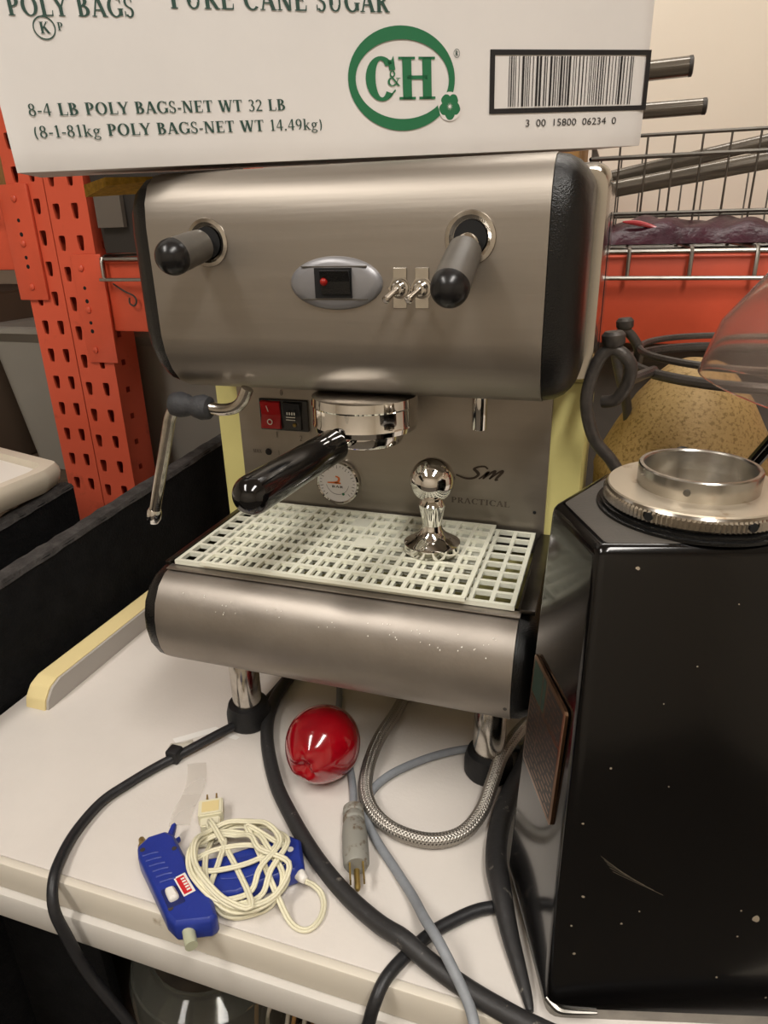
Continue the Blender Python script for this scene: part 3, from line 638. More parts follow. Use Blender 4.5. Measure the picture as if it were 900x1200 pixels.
# rocker block, pilot, printing on the splash panel
rb = obj('rocker_block', bbox(-.1435, -.0855, BY - .0035, BY + .0005, .3215, .3565, .001), M['switch_black'], em, label='black twin rocker block')
obj('red_rocker', extrude_x([(BY - .0035, .3235), (BY - .0085, .3245), (BY - .0048, .339), (BY - .0065, .3535), (BY - .0035, .3545)], -.1405, -.1175), M['switch_red'], rb, True, angle=.3, label='red rocker marked I and O')
obj('black_rocker', extrude_x([(BY - .0035, .3235), (BY - .0065, .3245), (BY - .0048, .339), (BY - .0085, .3535), (BY - .0035, .3545)], -.1130, -.0930), M['switch_black'], rb, True, angle=.3)
def on_rock(u, v, h=0): return (u, BY - .0088 - h, v)
obj('rocker_print', join(flat_polys([[(-.1305, .3435), (-.1295, .3435), (-.1315, .350), (-.1325, .350)]], on_rock), flat_polys(arc_(-.129, .332, .0034, .0034, 0, 360, .0011, .0011, 16), on_rock), flat_polys([[(-.109 , .338), (-.098, .338), (-.098, .339), (-.109, .339)], [(-.109, .335), (-.098, .335), (-.098, .336), (-.109, .336)]] + [[(-.108 + k * .0028, .341), (-.1065 + k * .0028, .341), (-.1065 + k * .0028, .344), (-.108 + k * .0028, .344)] for k in range(4)], on_rock)), M['white_plastic'], rb)
obj('rocker_lamp', sphere((-.1005, BY - .0062, .3295), .0024, 12), M['brass'], rb, True)
for s_, u, v in (('0', -.1185, .3600), ('1', -.1275, .3125), ('2', -.0985, .3100)):
    obj('printed_digit', text_geo(s_, u, v, .0062, plane=on_panel), M['ink_faint'], em)
obj('printed_text', join(text_geo('MAX', -.158, .2925, .0042, plane=on_panel), text_geo('1', -.1265, .292, .0050, plane=on_panel)), M['ink_faint'], em)
obj('level_hole', lathe([(.0040, 0), (.0034, .0012), (.001, .0012)], 20, (-.1385, BY, .2945), (0, -1, 0)), M['black_void'], em)
obj('printed_text', text_geo('PRACTICAL', .0735, .2545, .0062, .0625, plane=on_panel), M['ink_faint'], em, label='dark lettering PRACTICAL')
def sm_plane(u, v, h=0): return (.077 + u * 1.02 + v * .25, BY - .0003 - h, .281 + v * .82)
def brush(P, ws, plane):
    P = smoothpath([(a, b, 0) for a, b in P], 6); V, F = [], []; n = len(P)
    for i, p in enumerate(P):
        d = (P[min(i + 1, n - 1)] - P[max(i - 1, 0)]).normalized(); q = Vector((-d.y, d.x, 0)); t_ = i / (n - 1)
        wdt = ws[0] + (ws[1] - ws[0]) * math.sin(PI * t_)
        V += [plane(p.x + q.x * wdt, p.y + q.y * wdt, 0), plane(p.x - q.x * wdt, p.y - q.y * wdt, 0)]
    return V, [(2 * i, 2 * i + 1, 2 * i + 3, 2 * i + 2) for i in range(n - 1)]
obj('script_logo', join(
    brush([(.030, .0165), (.026, .0195), (.020, .0185), (.0165, .0155), (.0195, .0125), (.0225, .0085), (.020, .0040), (.0145, .0020), (.008, .0028), (.0, .0060)], (.0008, .0016), sm_plane),
    brush([(.0245, .0025), (.0290, .0085), (.0315, .0125), (.0300, .0080), (.0285, .0030)], (.0008, .0016), sm_plane),
    brush([(.0285, .0030), (.0335, .0105), (.0375, .0145), (.0375, .0110), (.0350, .0035)], (.0008, .0016), sm_plane),
    brush([(.0350, .0035), (.0400, .0110), (.0445, .0155), (.0450, .0130), (.0425, .0070), (.0415, .0030), (.0440, .0035)], (.0008, .0016), sm_plane)), M['sm_ink'], em, label='dark brown brush-script letters Sm')
obj('screw', lathe([(.0018, 0), (.0014, .0008)], 12, (.1615, BY, .2515), (0, -1, 0)), M['black_void'], em)
obj('screw', lathe([(.0022, 0), (.0016, .001)], 12, (.1655, -.0335, .1535), (0, -1, 0)), M['iron'], em)
# pressure gauge
gz = .2665; gx = -.0535
gg = obj('pressure_gauge', lathe([(.0245, 0), (.0250, .002), (.0250, .006), (.0235, .0075), (.0222, .0062), (.0222, .0045)], 44, (gx, BY, gz), (0, -1, 0), cap=False), M['chrome'], em, True, angle=.5)
obj('dial', lathe([(.0221, .0050), (.0221, .0060)], 40, (gx, BY, gz), (0, -1, 0)), M['dial'], gg)
def on_dial(u, v, h=0): return (gx + u, BY - .0063 - h, gz + v)
ticks = []
for k in range(25):
    a = math.radians(-135 + 270 * k / 24 + 90 - 90); r0 = .0185 if k % 3 else .0170; ca, sa = math.sin(a), math.cos(a); wv = .0003
    ticks.append([(r0 * ca - wv * sa, r0 * sa + wv * ca), (.0208 * ca - wv * sa, .0208 * sa + wv * ca), (.0208 * ca + wv * sa, .0208 * sa - wv * ca), (r0 * ca + wv * sa, r0 * sa - wv * ca)])
obj('dial_ticks', join(flat_polys(ticks, on_dial), flat_polys(arc_(0, 0, .0135, .0135, 190, 350, .0004, .0004, 18), on_dial)), M['black_ink'], gg)
obj('dial_mark', join(brush([(-.012, .0), (-.003, .0005), (.001, .002), (.002, .006), (-.002, .008)], (.0006, .0014), on_dial), flat_polys([[(-.003, -.001), (.004, -.001), (.004, .001), (-.003, .001)]], on_dial)), M['orange_ink'], gg)
obj('dial_lettering', text_geo('BAR', -.007, -.0055, .0026, .014, plane=on_dial), M['black_ink'], gg)
obj('dial_dot', flat_polys(arc_(.0065, -.0125, .0016, .0016, 0, 360, .0016, .0016, 12), on_dial), M['green'], gg)
# group head and portafilter
gc = (.0095, .080)
obj('group_head', lathe([(.0440, .387), (.0485, .3855), (.0490, .378), (.0480, .3765), (.0480, .363), (.0488, .360), (.0478, .3555), (.0440, .354)], 48, (gc[0], gc[1], 0)), M['chrome'], em, True, angle=.35)
pf = thing('portafilter', 'chrome portafilter with a black handle locked in the group head', 'portafilter', (gc[0], gc[1], .34))
obj('filter_basket', lathe([(.0345, .3536), (.0352, .352), (.0352, .3455), (.0338, .342), (.024, .3385), (.010, .337)], 44, (gc[0], gc[1], 0)), M['chrome'], pf, True, angle=.4)
hd = Vector((-.0295, -.0755, .3385)) - Vector((gc[0] - .006, gc[1] - .028, .3525)); h0 = Vector((gc[0] - .006, gc[1] - .028, .3525)); hl = hd.length; hd.normalize()
obj('neck', lathe([(.009, -.006), (.0078, .006), (.0068, .014), (.0098, .018), (.0098, .022)], 26, h0, hd), M['chrome'], pf, True, angle=.5)
hr = .0160
obj('handle', lathe([(.0105, .0205), (.0140, .0215), (.0148, .024), (.0152, hl * .55), (.0160, hl - .004)] + [(hr * math.cos(a * PI / 18), hl - .004 + hr * math.sin(a * PI / 18)) for a in range(1, 9)] + [(.0002, hl - .004 + hr)], 36, h0, hd), M['bakelite'], pf, True, angle=.7)
# steam wand
wn = obj('steam_wand', tube([(-.094, .05, .392), (-.1005, .05, .380), (-.110, .05, .373), (-.124, .05, .3705), (-.141, .05, .3725), (-.160, .05, .3745), (-.172, .05, .3715), (-.181, .05, .361), (-.188, .05, .342), (-.2035, .05, .297), (-.2165, .05, .259)], .0058, 14, smooth=5), M['chrome_worn'], em, True)
obj('wand_tip', lathe([(.0062, 0), (.0074, .003), (.0076, .010), (.0055, .016), (.001, .0172)], 20, (-.2162, .05, .260), (-.32, 0, -.95)), M['chrome'], wn, True, angle=.5)
obj('wand_grip', lathe([(.0065, 0), (.0108, .002), (.0122, .009), (.0108, .016), (.0088, .021), (.0108, .026), (.0124, .033), (.0112, .041), (.0070, .0440)], 24, (-.1345, .05, .3712), (-1, 0, .06)), M['rubber_grey'], wn, True, angle=.9, label='knobbly grey rubber grip')
obj('water_spout', lathe([(.0068, .352), (.0070, .3525), (.0070, .386)], 26, (.1115, .105, 0)), M['chrome'], em, True, angle=.5)
# power lead running from under the machine is a thing of its own, below

# ================================================================== DRIP GRIDS AND TAMPER
def lattice(x0, x1, y0, y1, nx, ny, z, bw, h, border=.0022):
    gs = []
    for k in range(nx + 1):
        x = x0 + (x1 - x0) * k / nx; ww = border if k in (0, nx) else bw; gs.append(box(x - ww / 2, x + ww / 2, y0 - border / 2 + .0003, y1 + border / 2 - .0003, z + .0002, z + h - .0002))
    for k in range(ny + 1):
        y = y0 + (y1 - y0) * k / ny; ww = border if k in (0, ny) else bw; gs.append(box(x0 - border / 2, x1 + border / 2, y - ww / 2, y + ww / 2, z, z + h * .97))
    return gs
GX0, GX1, GY0, GY1 = -.1625, .1625, .0035, .1555
nx_, ny_ = 18, 8
t = thing('drip_grid', 'lower ivory plastic drip grid, showing at both ends of the tray', 'grid', (0, .08, .2265))
obj('grid_bars', join(*lattice(GX0, GX1, GY0, GY1, nx_, ny_, .2265, .0038, .0045, .0042)), M['grid'], t)
px, py = (GX1 - GX0) / nx_, (GY1 - GY0) / ny_
t2 = thing('drip_grid', 'shorter ivory plastic drip grid lying on top, under the tamper', 'grid', (0, .08, .2312))
ux0 = GX0 + 1.72 * px; ux1 = ux0 + 14 * px
obj('grid_bars', join(*lattice(ux0, ux1, GY0 - .0045, GY1 + .0015, 14, ny_, .2312, .0040, .0036, .0042)), M['grid_hi'], t2)
c0 = lambda i, j, w_=1, m=.3: box(ux0 + i * px, ux0 + (i + w_) * px, GY0 - .0045 + j * py * 1.04, GY0 - .0045 + (j + 1) * py * 1.04, .2335, .2349)
obj('solid_cell', c0(5.9, 6, 1), M['grid'], t2); obj('solid_cell', c0(7, 3.6, 1), M['grid_hi'], t2)

tm = thing('tamper', 'chrome ball-handled tamper standing on the drip grid', 'tamper', (.073, .083, .235))
obj('tamper_base', lathe([(.0262, .2350), (.0272, .2358), (.0272, .2435), (.0255, .2450), (.0180, .2490), (.0125, .2535), (.0098, .2580), (.0092, .262)], 48, (.073, .083, 0)), M['chrome'], tm, True, angle=.45)
obj('tamper_stem', lathe([(.0092, .2615), (.0100, .268), (.0118, .276), (.0132, .283), (.0118, .2850), (.0105, .288)], 36, (.073, .083, 0)), M['chrome'], tm, True, angle=.6)
obj('tamper_ball', sphere((.073, .083, .3065), .0213, 44), M['chrome'], tm, True, angle=2)

# ================================================================== GRINDER
gr = thing('coffee_grinder', 'black boxy coffee grinder with bare metal collar, right foreground', 'grinder', (.285, -.03, 0))
CX, CY, TH = .2832, -.0342, math.radians(15)
def gp(u, v, z): return (CX + u * math.cos(TH) - v * math.sin(TH), CY + u * math.sin(TH) + v * math.cos(TH), z)
top = [(-.0775, -.061), (.0775, -.061), (.091, .012), (.038, .080), (-.038, .080), (-.091, .012)]
bot = [(-.0955, -.1190), (.0955, -.1190), (.1085, -.003), (.046, .092), (-.046, .092), (-.1085, -.003)]
rt = round_poly(top, .007, 4); rb_ = round_poly(bot, .011, 4)
def gring(z, ins=0.0, tt=None):
    f = (z - .012) / (.345 - .012) if tt is None else tt; out = []
    for (a, b), (c, d) in zip(rb_, rt):
        u, v = a + (c - a) * f, b + (d - b) * f; l = math.hypot(u, v); k = (l - ins) / l; out.append(gp(u * k, v * k, z))
    return out
body_rings = [gring(.0125, .004, 0), gring(.014, .001, 0)] + [gring(z) for z in (.02, .12, .22, .32, .337)] + [gring(.3405, .0006), gring(.3432, .0025), gring(.3447, .0052), gring(.345, .009)]
obj('grinder_body', loft(body_rings), M['grinder'], gr, True, angle=.7)
obj('top_cover', loft([gring(.3448, .0075), gring(.3454, .009), gring(.3456, .012)]), M['grinder_top'], gr, True, angle=.3, label='coffee dusted top')
obj('base_plate', loft([gring(.0, .004, 0), gring(.0125, .004, 0)]), M['wire'], gr, False, label='bare metal base plate with chipped paint')
obj('collar_seat', lathe([(.0625, .3455), (.0625, .3475), (.0600, .3478), (.0600, .3500), (.0555, .3502), (.0555, .3520)], 60, (CX, CY, 0)), M['black_cap'], gr, True, angle=.4)
nk = 120
kn = lathe([(.0560, .3512), (.0588, .3520), (.0588, .3578), (.0575, .3592), (.0562, .3610)], nk * 2, (CX, CY, 0), rmod=lambda j, k: 1 - (0.030 if (k % 2 and j in (1, 2)) else 0))
co = obj('knurled_collar', kn, M['chrome_worn'], gr, True, angle=.35, label='knurled metal adjusting collar')
obj('collar_face', lathe([(.0566, .3608), (.0560, .3618), (.0360, .3622), (.036, .3600)], 60, (CX, CY, 0)), M['alu_dusty'], co, True, angle=.4, label='coffee stained flat ring')
obj('collar_rim', lathe([(.0378, .3615), (.0380, .3752), (.0372, .3760), (.0350, .3760), (.0342, .3750), (.0342, .3560), (.0001, .3555)], 64, (CX, CY, 0)), M['alu'], co, True, angle=.4)
obj('burr_throat', lathe([(.0341, .3557), (.030, .3562), (.012, .3580), (.0001, .3585)], 40, (CX, CY, 0)), M['alu_dusty'], co, True, angle=.4)
for a in (-122, -62, 40, 160):
    a = math.radians(a); d = (math.cos(a), math.sin(a), 0)
    obj('collar_hole', lathe([(.0028, -.0035), (.0028, .0004)], 14, (CX + d[0] * .0585, CY + d[1] * .0585, .3555), d), M['black_void'], co)
a = math.radians(-105); obj('set_screw', lathe([(.0022, -.001), (.0022, .0006), (.0014, .0008)], 16, (CX + math.cos(a) * .0379, CY + math.sin(a) * .0379, .3685), (math.cos(a), math.sin(a), 0)), M['wire_dark'], co, True, angle=.4)
# paint chips
random.seed(11)
FA, FB = Vector(gp(-.0955, -.1190, .0125)), Vector(gp(.0955, -.1190, .0125)); FT = Vector(gp(-.0775, -.061, .345)); FT2 = Vector(gp(.0775, -.061, .345))
def face_pt(s, z):
    f = (z - .012) / .333; a = FA.lerp(FT, f); b = FB.lerp(FT2, f); p = a.lerp(b, s); return Vector((p.x, p.y, z))
fn = (FB - FA).cross(FT - FA).normalized()
if fn.y > 0: fn = -fn
chips = []
for s, z, r in [(.72, .092, .0026), (.16, .332, .0013), (.66, .078, .0008), (.665, .098, .0007), (.14, .20, .0008), (.36, .188, .0005), (.09, .105, .0011), (.08, .06, .0012), (.30, .095, .0007), (.24, .085, .0008), (.60, .045, .0009), (.42, .27, .0006), (.06, .16, .0008), (.55, .31, .0005), (.31, .245, .0005), (.78, .03, .0008), (.06, .082, .0008)]:
    p = face_pt(s, z) + fn * .00012; ex = (FB - FA).normalized(); ey = fn.cross(ex); n = 9
    V = [tuple(p + (ex * math.cos(2 * PI * i / n) + ey * math.sin(2 * PI * i / n)) * r * random.uniform(.7, 1.2)) for i in range(n)]
    chips.append((V, [tuple(range(n))]))
for k in range(5):
    p = face_pt(.14 + k * .012, .136 - k * .0028) + fn * .00015; q = face_pt(.24 + k * .035, .122 - k * .0035) + fn * .00015; d = Vector((0, 0, .0002))
    chips.append(([tuple(p), tuple(q), tuple(q + d), tuple(p + d)], [(0, 1, 2, 3)]))
obj('paint_chips', join(*chips), M['alu_dusty'], gr, stuff=True)
obj('chipped_corner', tube([gp(-.0935, -.112, .016), gp(-.087, -.1185, .0135), (gp(-.078, -.1195, .0125)), gp(-.060, -.1195, .0125)], .003, 8, smooth=4, rs=lambda t_: .0034 - .0022 * t_), M['wire'], gr, True, label='chipped bare corner at the base')
# data plate on the left chamfer
LA, LB = Vector(gp(-.0955, -.1190, .012)), Vector(gp(-.1085, -.003, .012)); LT = Vector(gp(-.0775, -.061, .345)); LTB = Vector(gp(-.091, .012, .345))
def side_pt(s, z, off=0):
    f = (z - .012) / .333; p = LA.lerp(LT, f).lerp(LB.lerp(LTB, f), s); n = (LB - LA).cross(LT - LA).normalized()
    if n.x > 0: n = -n
    p = Vector((p.x, p.y, z)) + n * off; return p
P00, P10, P01 = side_pt(.93, .1355), side_pt(.23, .1355), side_pt(.93, .2295)
PN = (P10 - P00).cross(P01 - P00).normalized(); PN = -PN if PN.x > 0 else PN
def plate_plane(u, v, h=0): return tuple(P00 + (P10 - P00) * u + (P01 - P00) * v + PN * (.0022 + h))
pp = round_poly([(0, 0), (1, 0), (1, 1), (0, 1)], .06, 3)
dp = obj('data_plate', loft([[plate_plane(a, b, -.0024) for a, b in pp], [plate_plane(a, b, -.0003) for a, b in pp], [plate_plane(.5 + (a - .5) * .97, .5 + (b - .5) * .98, 0) for a, b in pp]]), M['plate'], gr, True, angle=.4, label='small copper coloured data plate')
obj('plate_field', flat_polys([[(.05, .04), (.95, .04), (.95, .66), (.05, .66)]], plate_plane, .0001), M['plate_dark'], dp)
obj('plate_field', flat_polys([[(.05, .68), (.45, .68), (.45, .96), (.05, .96)]], plate_plane, .0001), M['plate_green'], dp)
obj('plate_field', flat_polys([[(.50, .68), (.95, .68), (.95, .96), (.50, .96)]], plate_plane, .0001), M['plate_dark'], dp)
rows = []
for r in range(17):
    u = .08; v = .07 + r * .052
    while u < .9:
        l = random.uniform(.04, .15)
        if not (v > .66 and u < .45): rows.append([(u, v), (min(u + l, .93), v), (min(u + l, .93), v + .016), (u, v + .016)])
        u += l + random.uniform(.02, .05)
rows.append([(.34, .3), (.36, .3), (.36, .96), (.34, .96)])
obj('plate_print', flat_polys(rows, plate_plane, .0002), M['plate'], dp)

# ================================================================== RING STAND, GOLD CONE, HOPPER
st = thing('iron_stand', 'dark iron ring stand with curled scroll feet behind the grinder', 'stand', (.36, .285, 0))
obj('stand_ring', torus((.365, .285, .388), .124, .0052, 64, 10), M['iron'], st, True, label='dark iron upper ring')
obj('stand_ring', torus((.365, .285, .402), .116, .0036, 64, 8), M['iron'], st, True)
cur = [(.2175, .145, .374), (.2285, .14, .378), (.237, .135, .394), (.2365, .13, .413), (.221, .13, .424), (.2095, .13, .411), (.2035, .13, .378), (.2130, .135, .342), (.232, .14, .318), (.246, .145, .288), (.262, .155, .20), (.280, .17, .10), (.293, .19, .005)]
sc_ = obj('scroll_leg', tube(cur, .0058, 12, smooth=6), M['iron'], st, True)
obj('scroll_knob', lathe([(.0072, 0), (.0098, .003), (.0100, .010), (.0075, .013)], 18, (.222, .130, .426), (-.1, 0, 1)), M['iron'], sc_, True, angle=.7)
obj('scroll_tie', tube([(.2368, .134, .396), (.248, .18, .392), (.262, .222, .390)], .005, 10, smooth=4), M['iron'], sc_, True)
cur2 = [(.236, .30, .372), (.247, .295, .380), (.2475, .29, .402), (.232, .285, .420), (.224, .28, .405), (.232, .28, .372), (.2445, .28, .330), (.262, .28, .20), (.275, .285, .005)]
sc2 = obj('scroll_leg', tube(cur2, .0052, 12, smooth=6), M['iron'], st, True)
obj('scroll_knob', lathe([(.0065, 0), (.0088, .003), (.0090, .009), (.0065, .012)], 18, (.232, .285, .421), (-.1, 0, 1)), M['iron'], sc2, True, angle=.7)
for a in (-20, 60):
    a = math.radians(a); d = Vector((math.cos(a), math.sin(a), 0)); c_ = Vector((.365, .285, 0))
    obj('scroll_leg', tube([c_ + d * .124 + Vector((0, 0, .388)), c_ + d * .14 + Vector((0, 0, .41)), c_ + d * .155 + Vector((0, 0, .39)), c_ + d * .15 + Vector((0, 0, .3)), c_ + d * .10 + Vector((0, 0, .005))], .0055, 12, smooth=6), M['iron'], st, True)
obj('twin_strut', join(tube([(.338, .200, .275), (.386, .168, .383)], .0036, 8), tube([(.345, .200, .275), (.393, .168, .383)], .0036, 8)), M['bakelite'], st, True, label='black twin strut leaning across the gold cone')
co_ = thing('gold_cone', 'speckled gold cone-topped canister standing inside the iron stand', 'canister', (.310, .30, 0))
cc = (.3105, .300, 0)
obj('canister_wall', lathe([(.085, .0005), (.092, .004), (.095, .20), (.0965, .262)], 56, cc), M['gold'], co_, True, angle=.5)
obj('cone_top', lathe([(.0965, .2625), (.0975, .268), (.0930, .283), (.0780, .315), (.0590, .349), (.0400, .373), (.0270, .3850), (.0150, .3895), (.0001, .3905)], 64, cc), M['gold'], co_, True, angle=.6)
obj('cone_knob', lathe([(.0085, 0), (.0090, .004), (.0080, .009), (.004, .0105)], 18, (cc[0] - .012, cc[1] - .085, .305), (-.1, -.6, .7)), M['rubber_grey'], co_, True, angle=.5)

hp = thing('bean_hopper', 'clear plastic bean hopper leaning on the iron stand, right edge of the photo', 'hopper', (.36, .084, .39))
ax = Vector((.25, .0, .97)).normalized()
obj('hopper_wall', lathe([(.0750, 0), (.0760, .001), (.0760, .018), (.0745, .042), (.0480, .105), (.0460, .125), (.0445, .125), (.0465, .104), (.0727, .041), (.0740, .018), (.0740, .001), (.0750, 0)], 64, (.3600, .084, .3950), ax, cap=False), M['clear'], hp, True, angle=.5)

# ================================================================== SUGAR CARTON
BXR = (0.0558, -0.0476, 0.6515); BXL = (-0.2339, -0.0274, 0.5709)
sb = thing('sugar_carton', 'white cardboard sugar carton with green print on top of the espresso machine', 'carton', BXL, BXR)
BW, BH, BD = .583, .20, .20
def bloc(name, g, m, **k): return obj(name, g, m, sb, local=True, **k)
nx2, nz2 = 90, 26; V, F = [], []
for i in range(nx2 + 1):
    for j in range(nz2 + 1):
        u, v = BW * i / nx2, BH * j / nz2
        e = max(0, 1 - v / .02); d = .0012 * e * math.sin(u * 60) * math.sin(u * 23 + 1) + .0006 * math.sin(u * 17 + v * 31)
        crease = .0022 * math.exp(-((u - .345) / .012) ** 2 - ((v - .004) / .004) ** 2) + .0016 * math.exp(-((u - .20) / .02) ** 2 - ((v - .005) / .003) ** 2)
        edge = .002 * (math.exp(-u / .004) + math.exp(-(BW - u) / .004)) + .0015 * math.exp(-v / .003)
        V.append((u, .0006 + d * .2 + edge + crease * .5, v))
for i in range(nx2):
    for j in range(nz2): a = i * (nz2 + 1) + j; F.append((a, a + 1, a + nz2 + 2, a + nz2 + 1))
# close the shell: bottom, sides, back, top
n0 = len(V); V += [(0, BD, 0), (BW, BD, 0), (BW, BD, BH), (0, BD, BH)]
col = lambda i, j: i * (nz2 + 1) + j
F.append(tuple(col(i, 0) for i in range(nx2 + 1)) + (n0 + 1, n0)); F.append(tuple(col(i, nz2) for i in range(nx2 + 1)) + (n0 + 2, n0 + 3))
F.append(tuple(col(0, j) for j in range(nz2 + 1)) + (n0 + 3, n0)); F.append(tuple(col(nx2, j) for j in range(nz2 + 1)) + (n0 + 2, n0 + 1)); F.append((n0, n0 + 1, n0 + 2, n0 + 3))
bloc('carton_body', (V, F), M['board'], smooth=True, angle=.5)
for y0, y1 in ((.001, BD / 2 - .001), (BD / 2 + .001, BD - .001)): bloc('top_flap', box(.001, BW - .001, y0, y1, BH + .0002, BH + .003), M['board'])
def on_box(u, v, h=0): return (u, -.00015 - h, v)
bloc('printed_text', text_geo('POLY BAGS', .0205, .1012, .0125, .0890, plane=on_box), M['ink'])
bloc('printed_text', text_geo('PURE CANE SUGAR', .1355, .1072, .0145, .1795, plane=on_box), M['ink'])
bloc('printed_text', text_geo('8-4 LB POLY BAGS-NET WT 32 LB', .0185, .0380, .0082, .2000, plane=on_box), M['ink'])
bloc('printed_text', text_geo('(8-1-81kg POLY BAGS-NET WT 14.49kg)', .0185, .0232, .0082, .2310, plane=on_box), M['ink'])
bloc('kosher_mark', join(flat_polys(arc_(.0430, .0940, .0078, .0075, 0, 360, .0009, .0009, 30), on_box), text_geo('K', .0395, .0905, .0072, .0075, plane=on_box), text_geo('P', .0520, .0925, .0050, .0044, plane=on_box)), M['ink'])
# the oval logo
def ring_poly(cx, cy, ro, so, ri, si, ox, oy, n=60):
    out = []
    for k in range(n):
        a, b = 2 * PI * k / n, 2 * PI * (k + 1) / n
        out.append([(cx + ro * math.cos(a), cy + so * math.sin(a)), (cx + ro * math.cos(b), cy + so * math.sin(b)), (cx + ox + ri * math.cos(b), cy + oy + si * math.sin(b)), (cx + ox + ri * math.cos(a), cy + oy + si * math.sin(a))])
    return out
lg = join(flat_polys(ring_poly(.3246, .0592, .0500, .0392, .0437, .0297, .0005, -.0003), on_box))
bloc('logo_ring', lg, M['green'], label='green oval ring of the logo')
def fat(ch, u, v, w_, h_, tk, tn):
    global TK, TN
    a, b = TK, TN; TK, TN = tk, tn; adv, ps = glyph(ch); TK, TN = a, b; xs = [p[0] for q in ps for p in q]; x0, x1 = min(xs), max(xs)
    return flat_polys([[(u + (x - x0) / (x1 - x0) * w_, v + y * h_) for x, y in q] for q in ps], on_box)
Cg = arc_(.44, .5, .42, .52, 42, 318, tk=.26, tn=.09, n=24) + [[(.66, .70), (.80, .70), (.82, .72), (.78, 1.03), (.72, .93), (.62, .94)], [(.62, .05), (.82, .22), (.80, .26), (.66, .12)]]
Hg = [seg_(.2, 0, .2, 1, .26), seg_(.78, 0, .78, 1, .26), seg_(.2, .52, .78, .52, .09, True)] + [[(x - .24, y), (x + .24, y), (x + .24, y + .06), (x - .24, y + .06)] for x in (.2, .78) for y in (0, .94)]
def place(ps, u, v, w_, h_):
    xs = [p[0] for q in ps for p in q]; x0, x1 = min(xs), max(xs)
    return flat_polys([[(u + (x - x0) / (x1 - x0) * w_, v + y * h_) for x, y in q] for q in ps], on_box)
bloc('logo_lettering', join(place(Cg, .2905, .0438, .0275, .0320), place(Hg, .3210, .0442, .0345, .0318), fat('&', .3105, .0545, .0120, .0115, .24, .09)), M['green'], label='green serif letters C&H')
fl = []
for k in range(5):
    a = math.radians(90 + 72 * k + 36); cu, cv = .3695 + .0058 * math.cos(a), .0380 + .0058 * math.sin(a)
    fl.append([(cu + .0049 * math.cos(2 * PI * i / 18) * (1 + .08 * math.sin(5 * i)), cv + .0049 * math.sin(2 * PI * i / 18)) for i in range(18)])
halo = [[(.3695 + .0115 * math.cos(2 * PI * i / 30) * (1 + .06 * math.cos(5 * 2 * PI * i / 30 - 1.5)), .0380 + .0115 * math.sin(2 * PI * i / 30)) for i in range(30)]]
bloc('flower_halo', flat_polys(halo, on_box, .00004), M['board'])
V, F = [], []
for i, p in enumerate(fl): g = flat_polys([p], on_box, .00008 + i * .00001); F += [tuple(x + len(V) for x in f) for f in g[1]]; V += g[0]
bloc('flower_emblem', (V, F), M['green'], label='green five-petalled flower')
bloc('flower_centre', flat_polys([[(.3695 + (.0034 if i % 2 else .0008) * math.cos(2 * PI * i / 20), .0380 + (.0034 if i % 2 else .0008) * math.sin(2 * PI * i / 20)) for i in range(20)]], on_box, .00018), M['board'])
bloc('registered_mark', join(flat_polys(arc_(.3765, .0785, .0030, .0034, 0, 360, .0004, .0004, 24), on_box), text_geo('R', .3750, .0768, .0036, .0032, plane=on_box)), M['ink'])
# bar code
bu0, bu1, bv0, bv1 = .4095, .5835, .0312, .0815
bloc('barcode_frame', flat_polys([[(bu0, bv0), (bu1, bv0), (bu1 - .005, bv0 + .0042), (bu0 + .005, bv0 + .0042)], [(bu1, bv0), (bu1, bv1), (bu1 - .005, bv1 - .0042), (bu1 - .005, bv0 + .0042)], [(bu1, bv1), (bu0, bv1), (bu0 + .005, bv1 - .0042), (bu1 - .005, bv1 - .0042)], [(bu0, bv1), (bu0, bv0), (bu0 + .005, bv0 + .0042), (bu0 + .005, bv1 - .0042)]], on_box), M['black_ink'])
random.seed(42); bars = []; x = .4290
while x < .5640:
    wv = random.choice([.0007, .0008, .0012, .0022]); bars.append([(x, bv0 + .0055), (x + wv, bv0 + .0055), (x + wv, bv1 - .0050), (x, bv1 - .0050)]); x += wv + random.choice([.0013, .0018, .0028])
bloc('barcode', flat_polys(bars, on_box), M['black_ink'])
bloc('barcode_digits', font_geo('3  00  15800  06234  0', .0085, on_box, .4475, .0200, .1020), M['black_ink'])

t = thing('sponge', 'yellow sponge scrap pinched under the left end of the sugar carton', 'sponge', (-.23, .1, .574))
fm = [(-.262, .080, 0), (-.226, .066, 0), (-.180, .12, 0), (-.185, .17, 0), (-.22, .19, 0), (-.246, .15, 0)]
V = [(x, y, z) for (x, y, _), z in zip(fm, (.5585, .5660, .5742, .5742, .5700, .5640))] + [(x, y, z) for (x, y, _), z in zip(fm, (.5690, .5730, .5752, .5752, .5745, .5720))]
n = 6; obj('sponge_body', (V, [(i, (i + 1) % n, n + (i + 1) % n, n + i) for i in range(n)] + [tuple(range(n)), tuple(range(n, 2 * n))]), M['foam'], t)

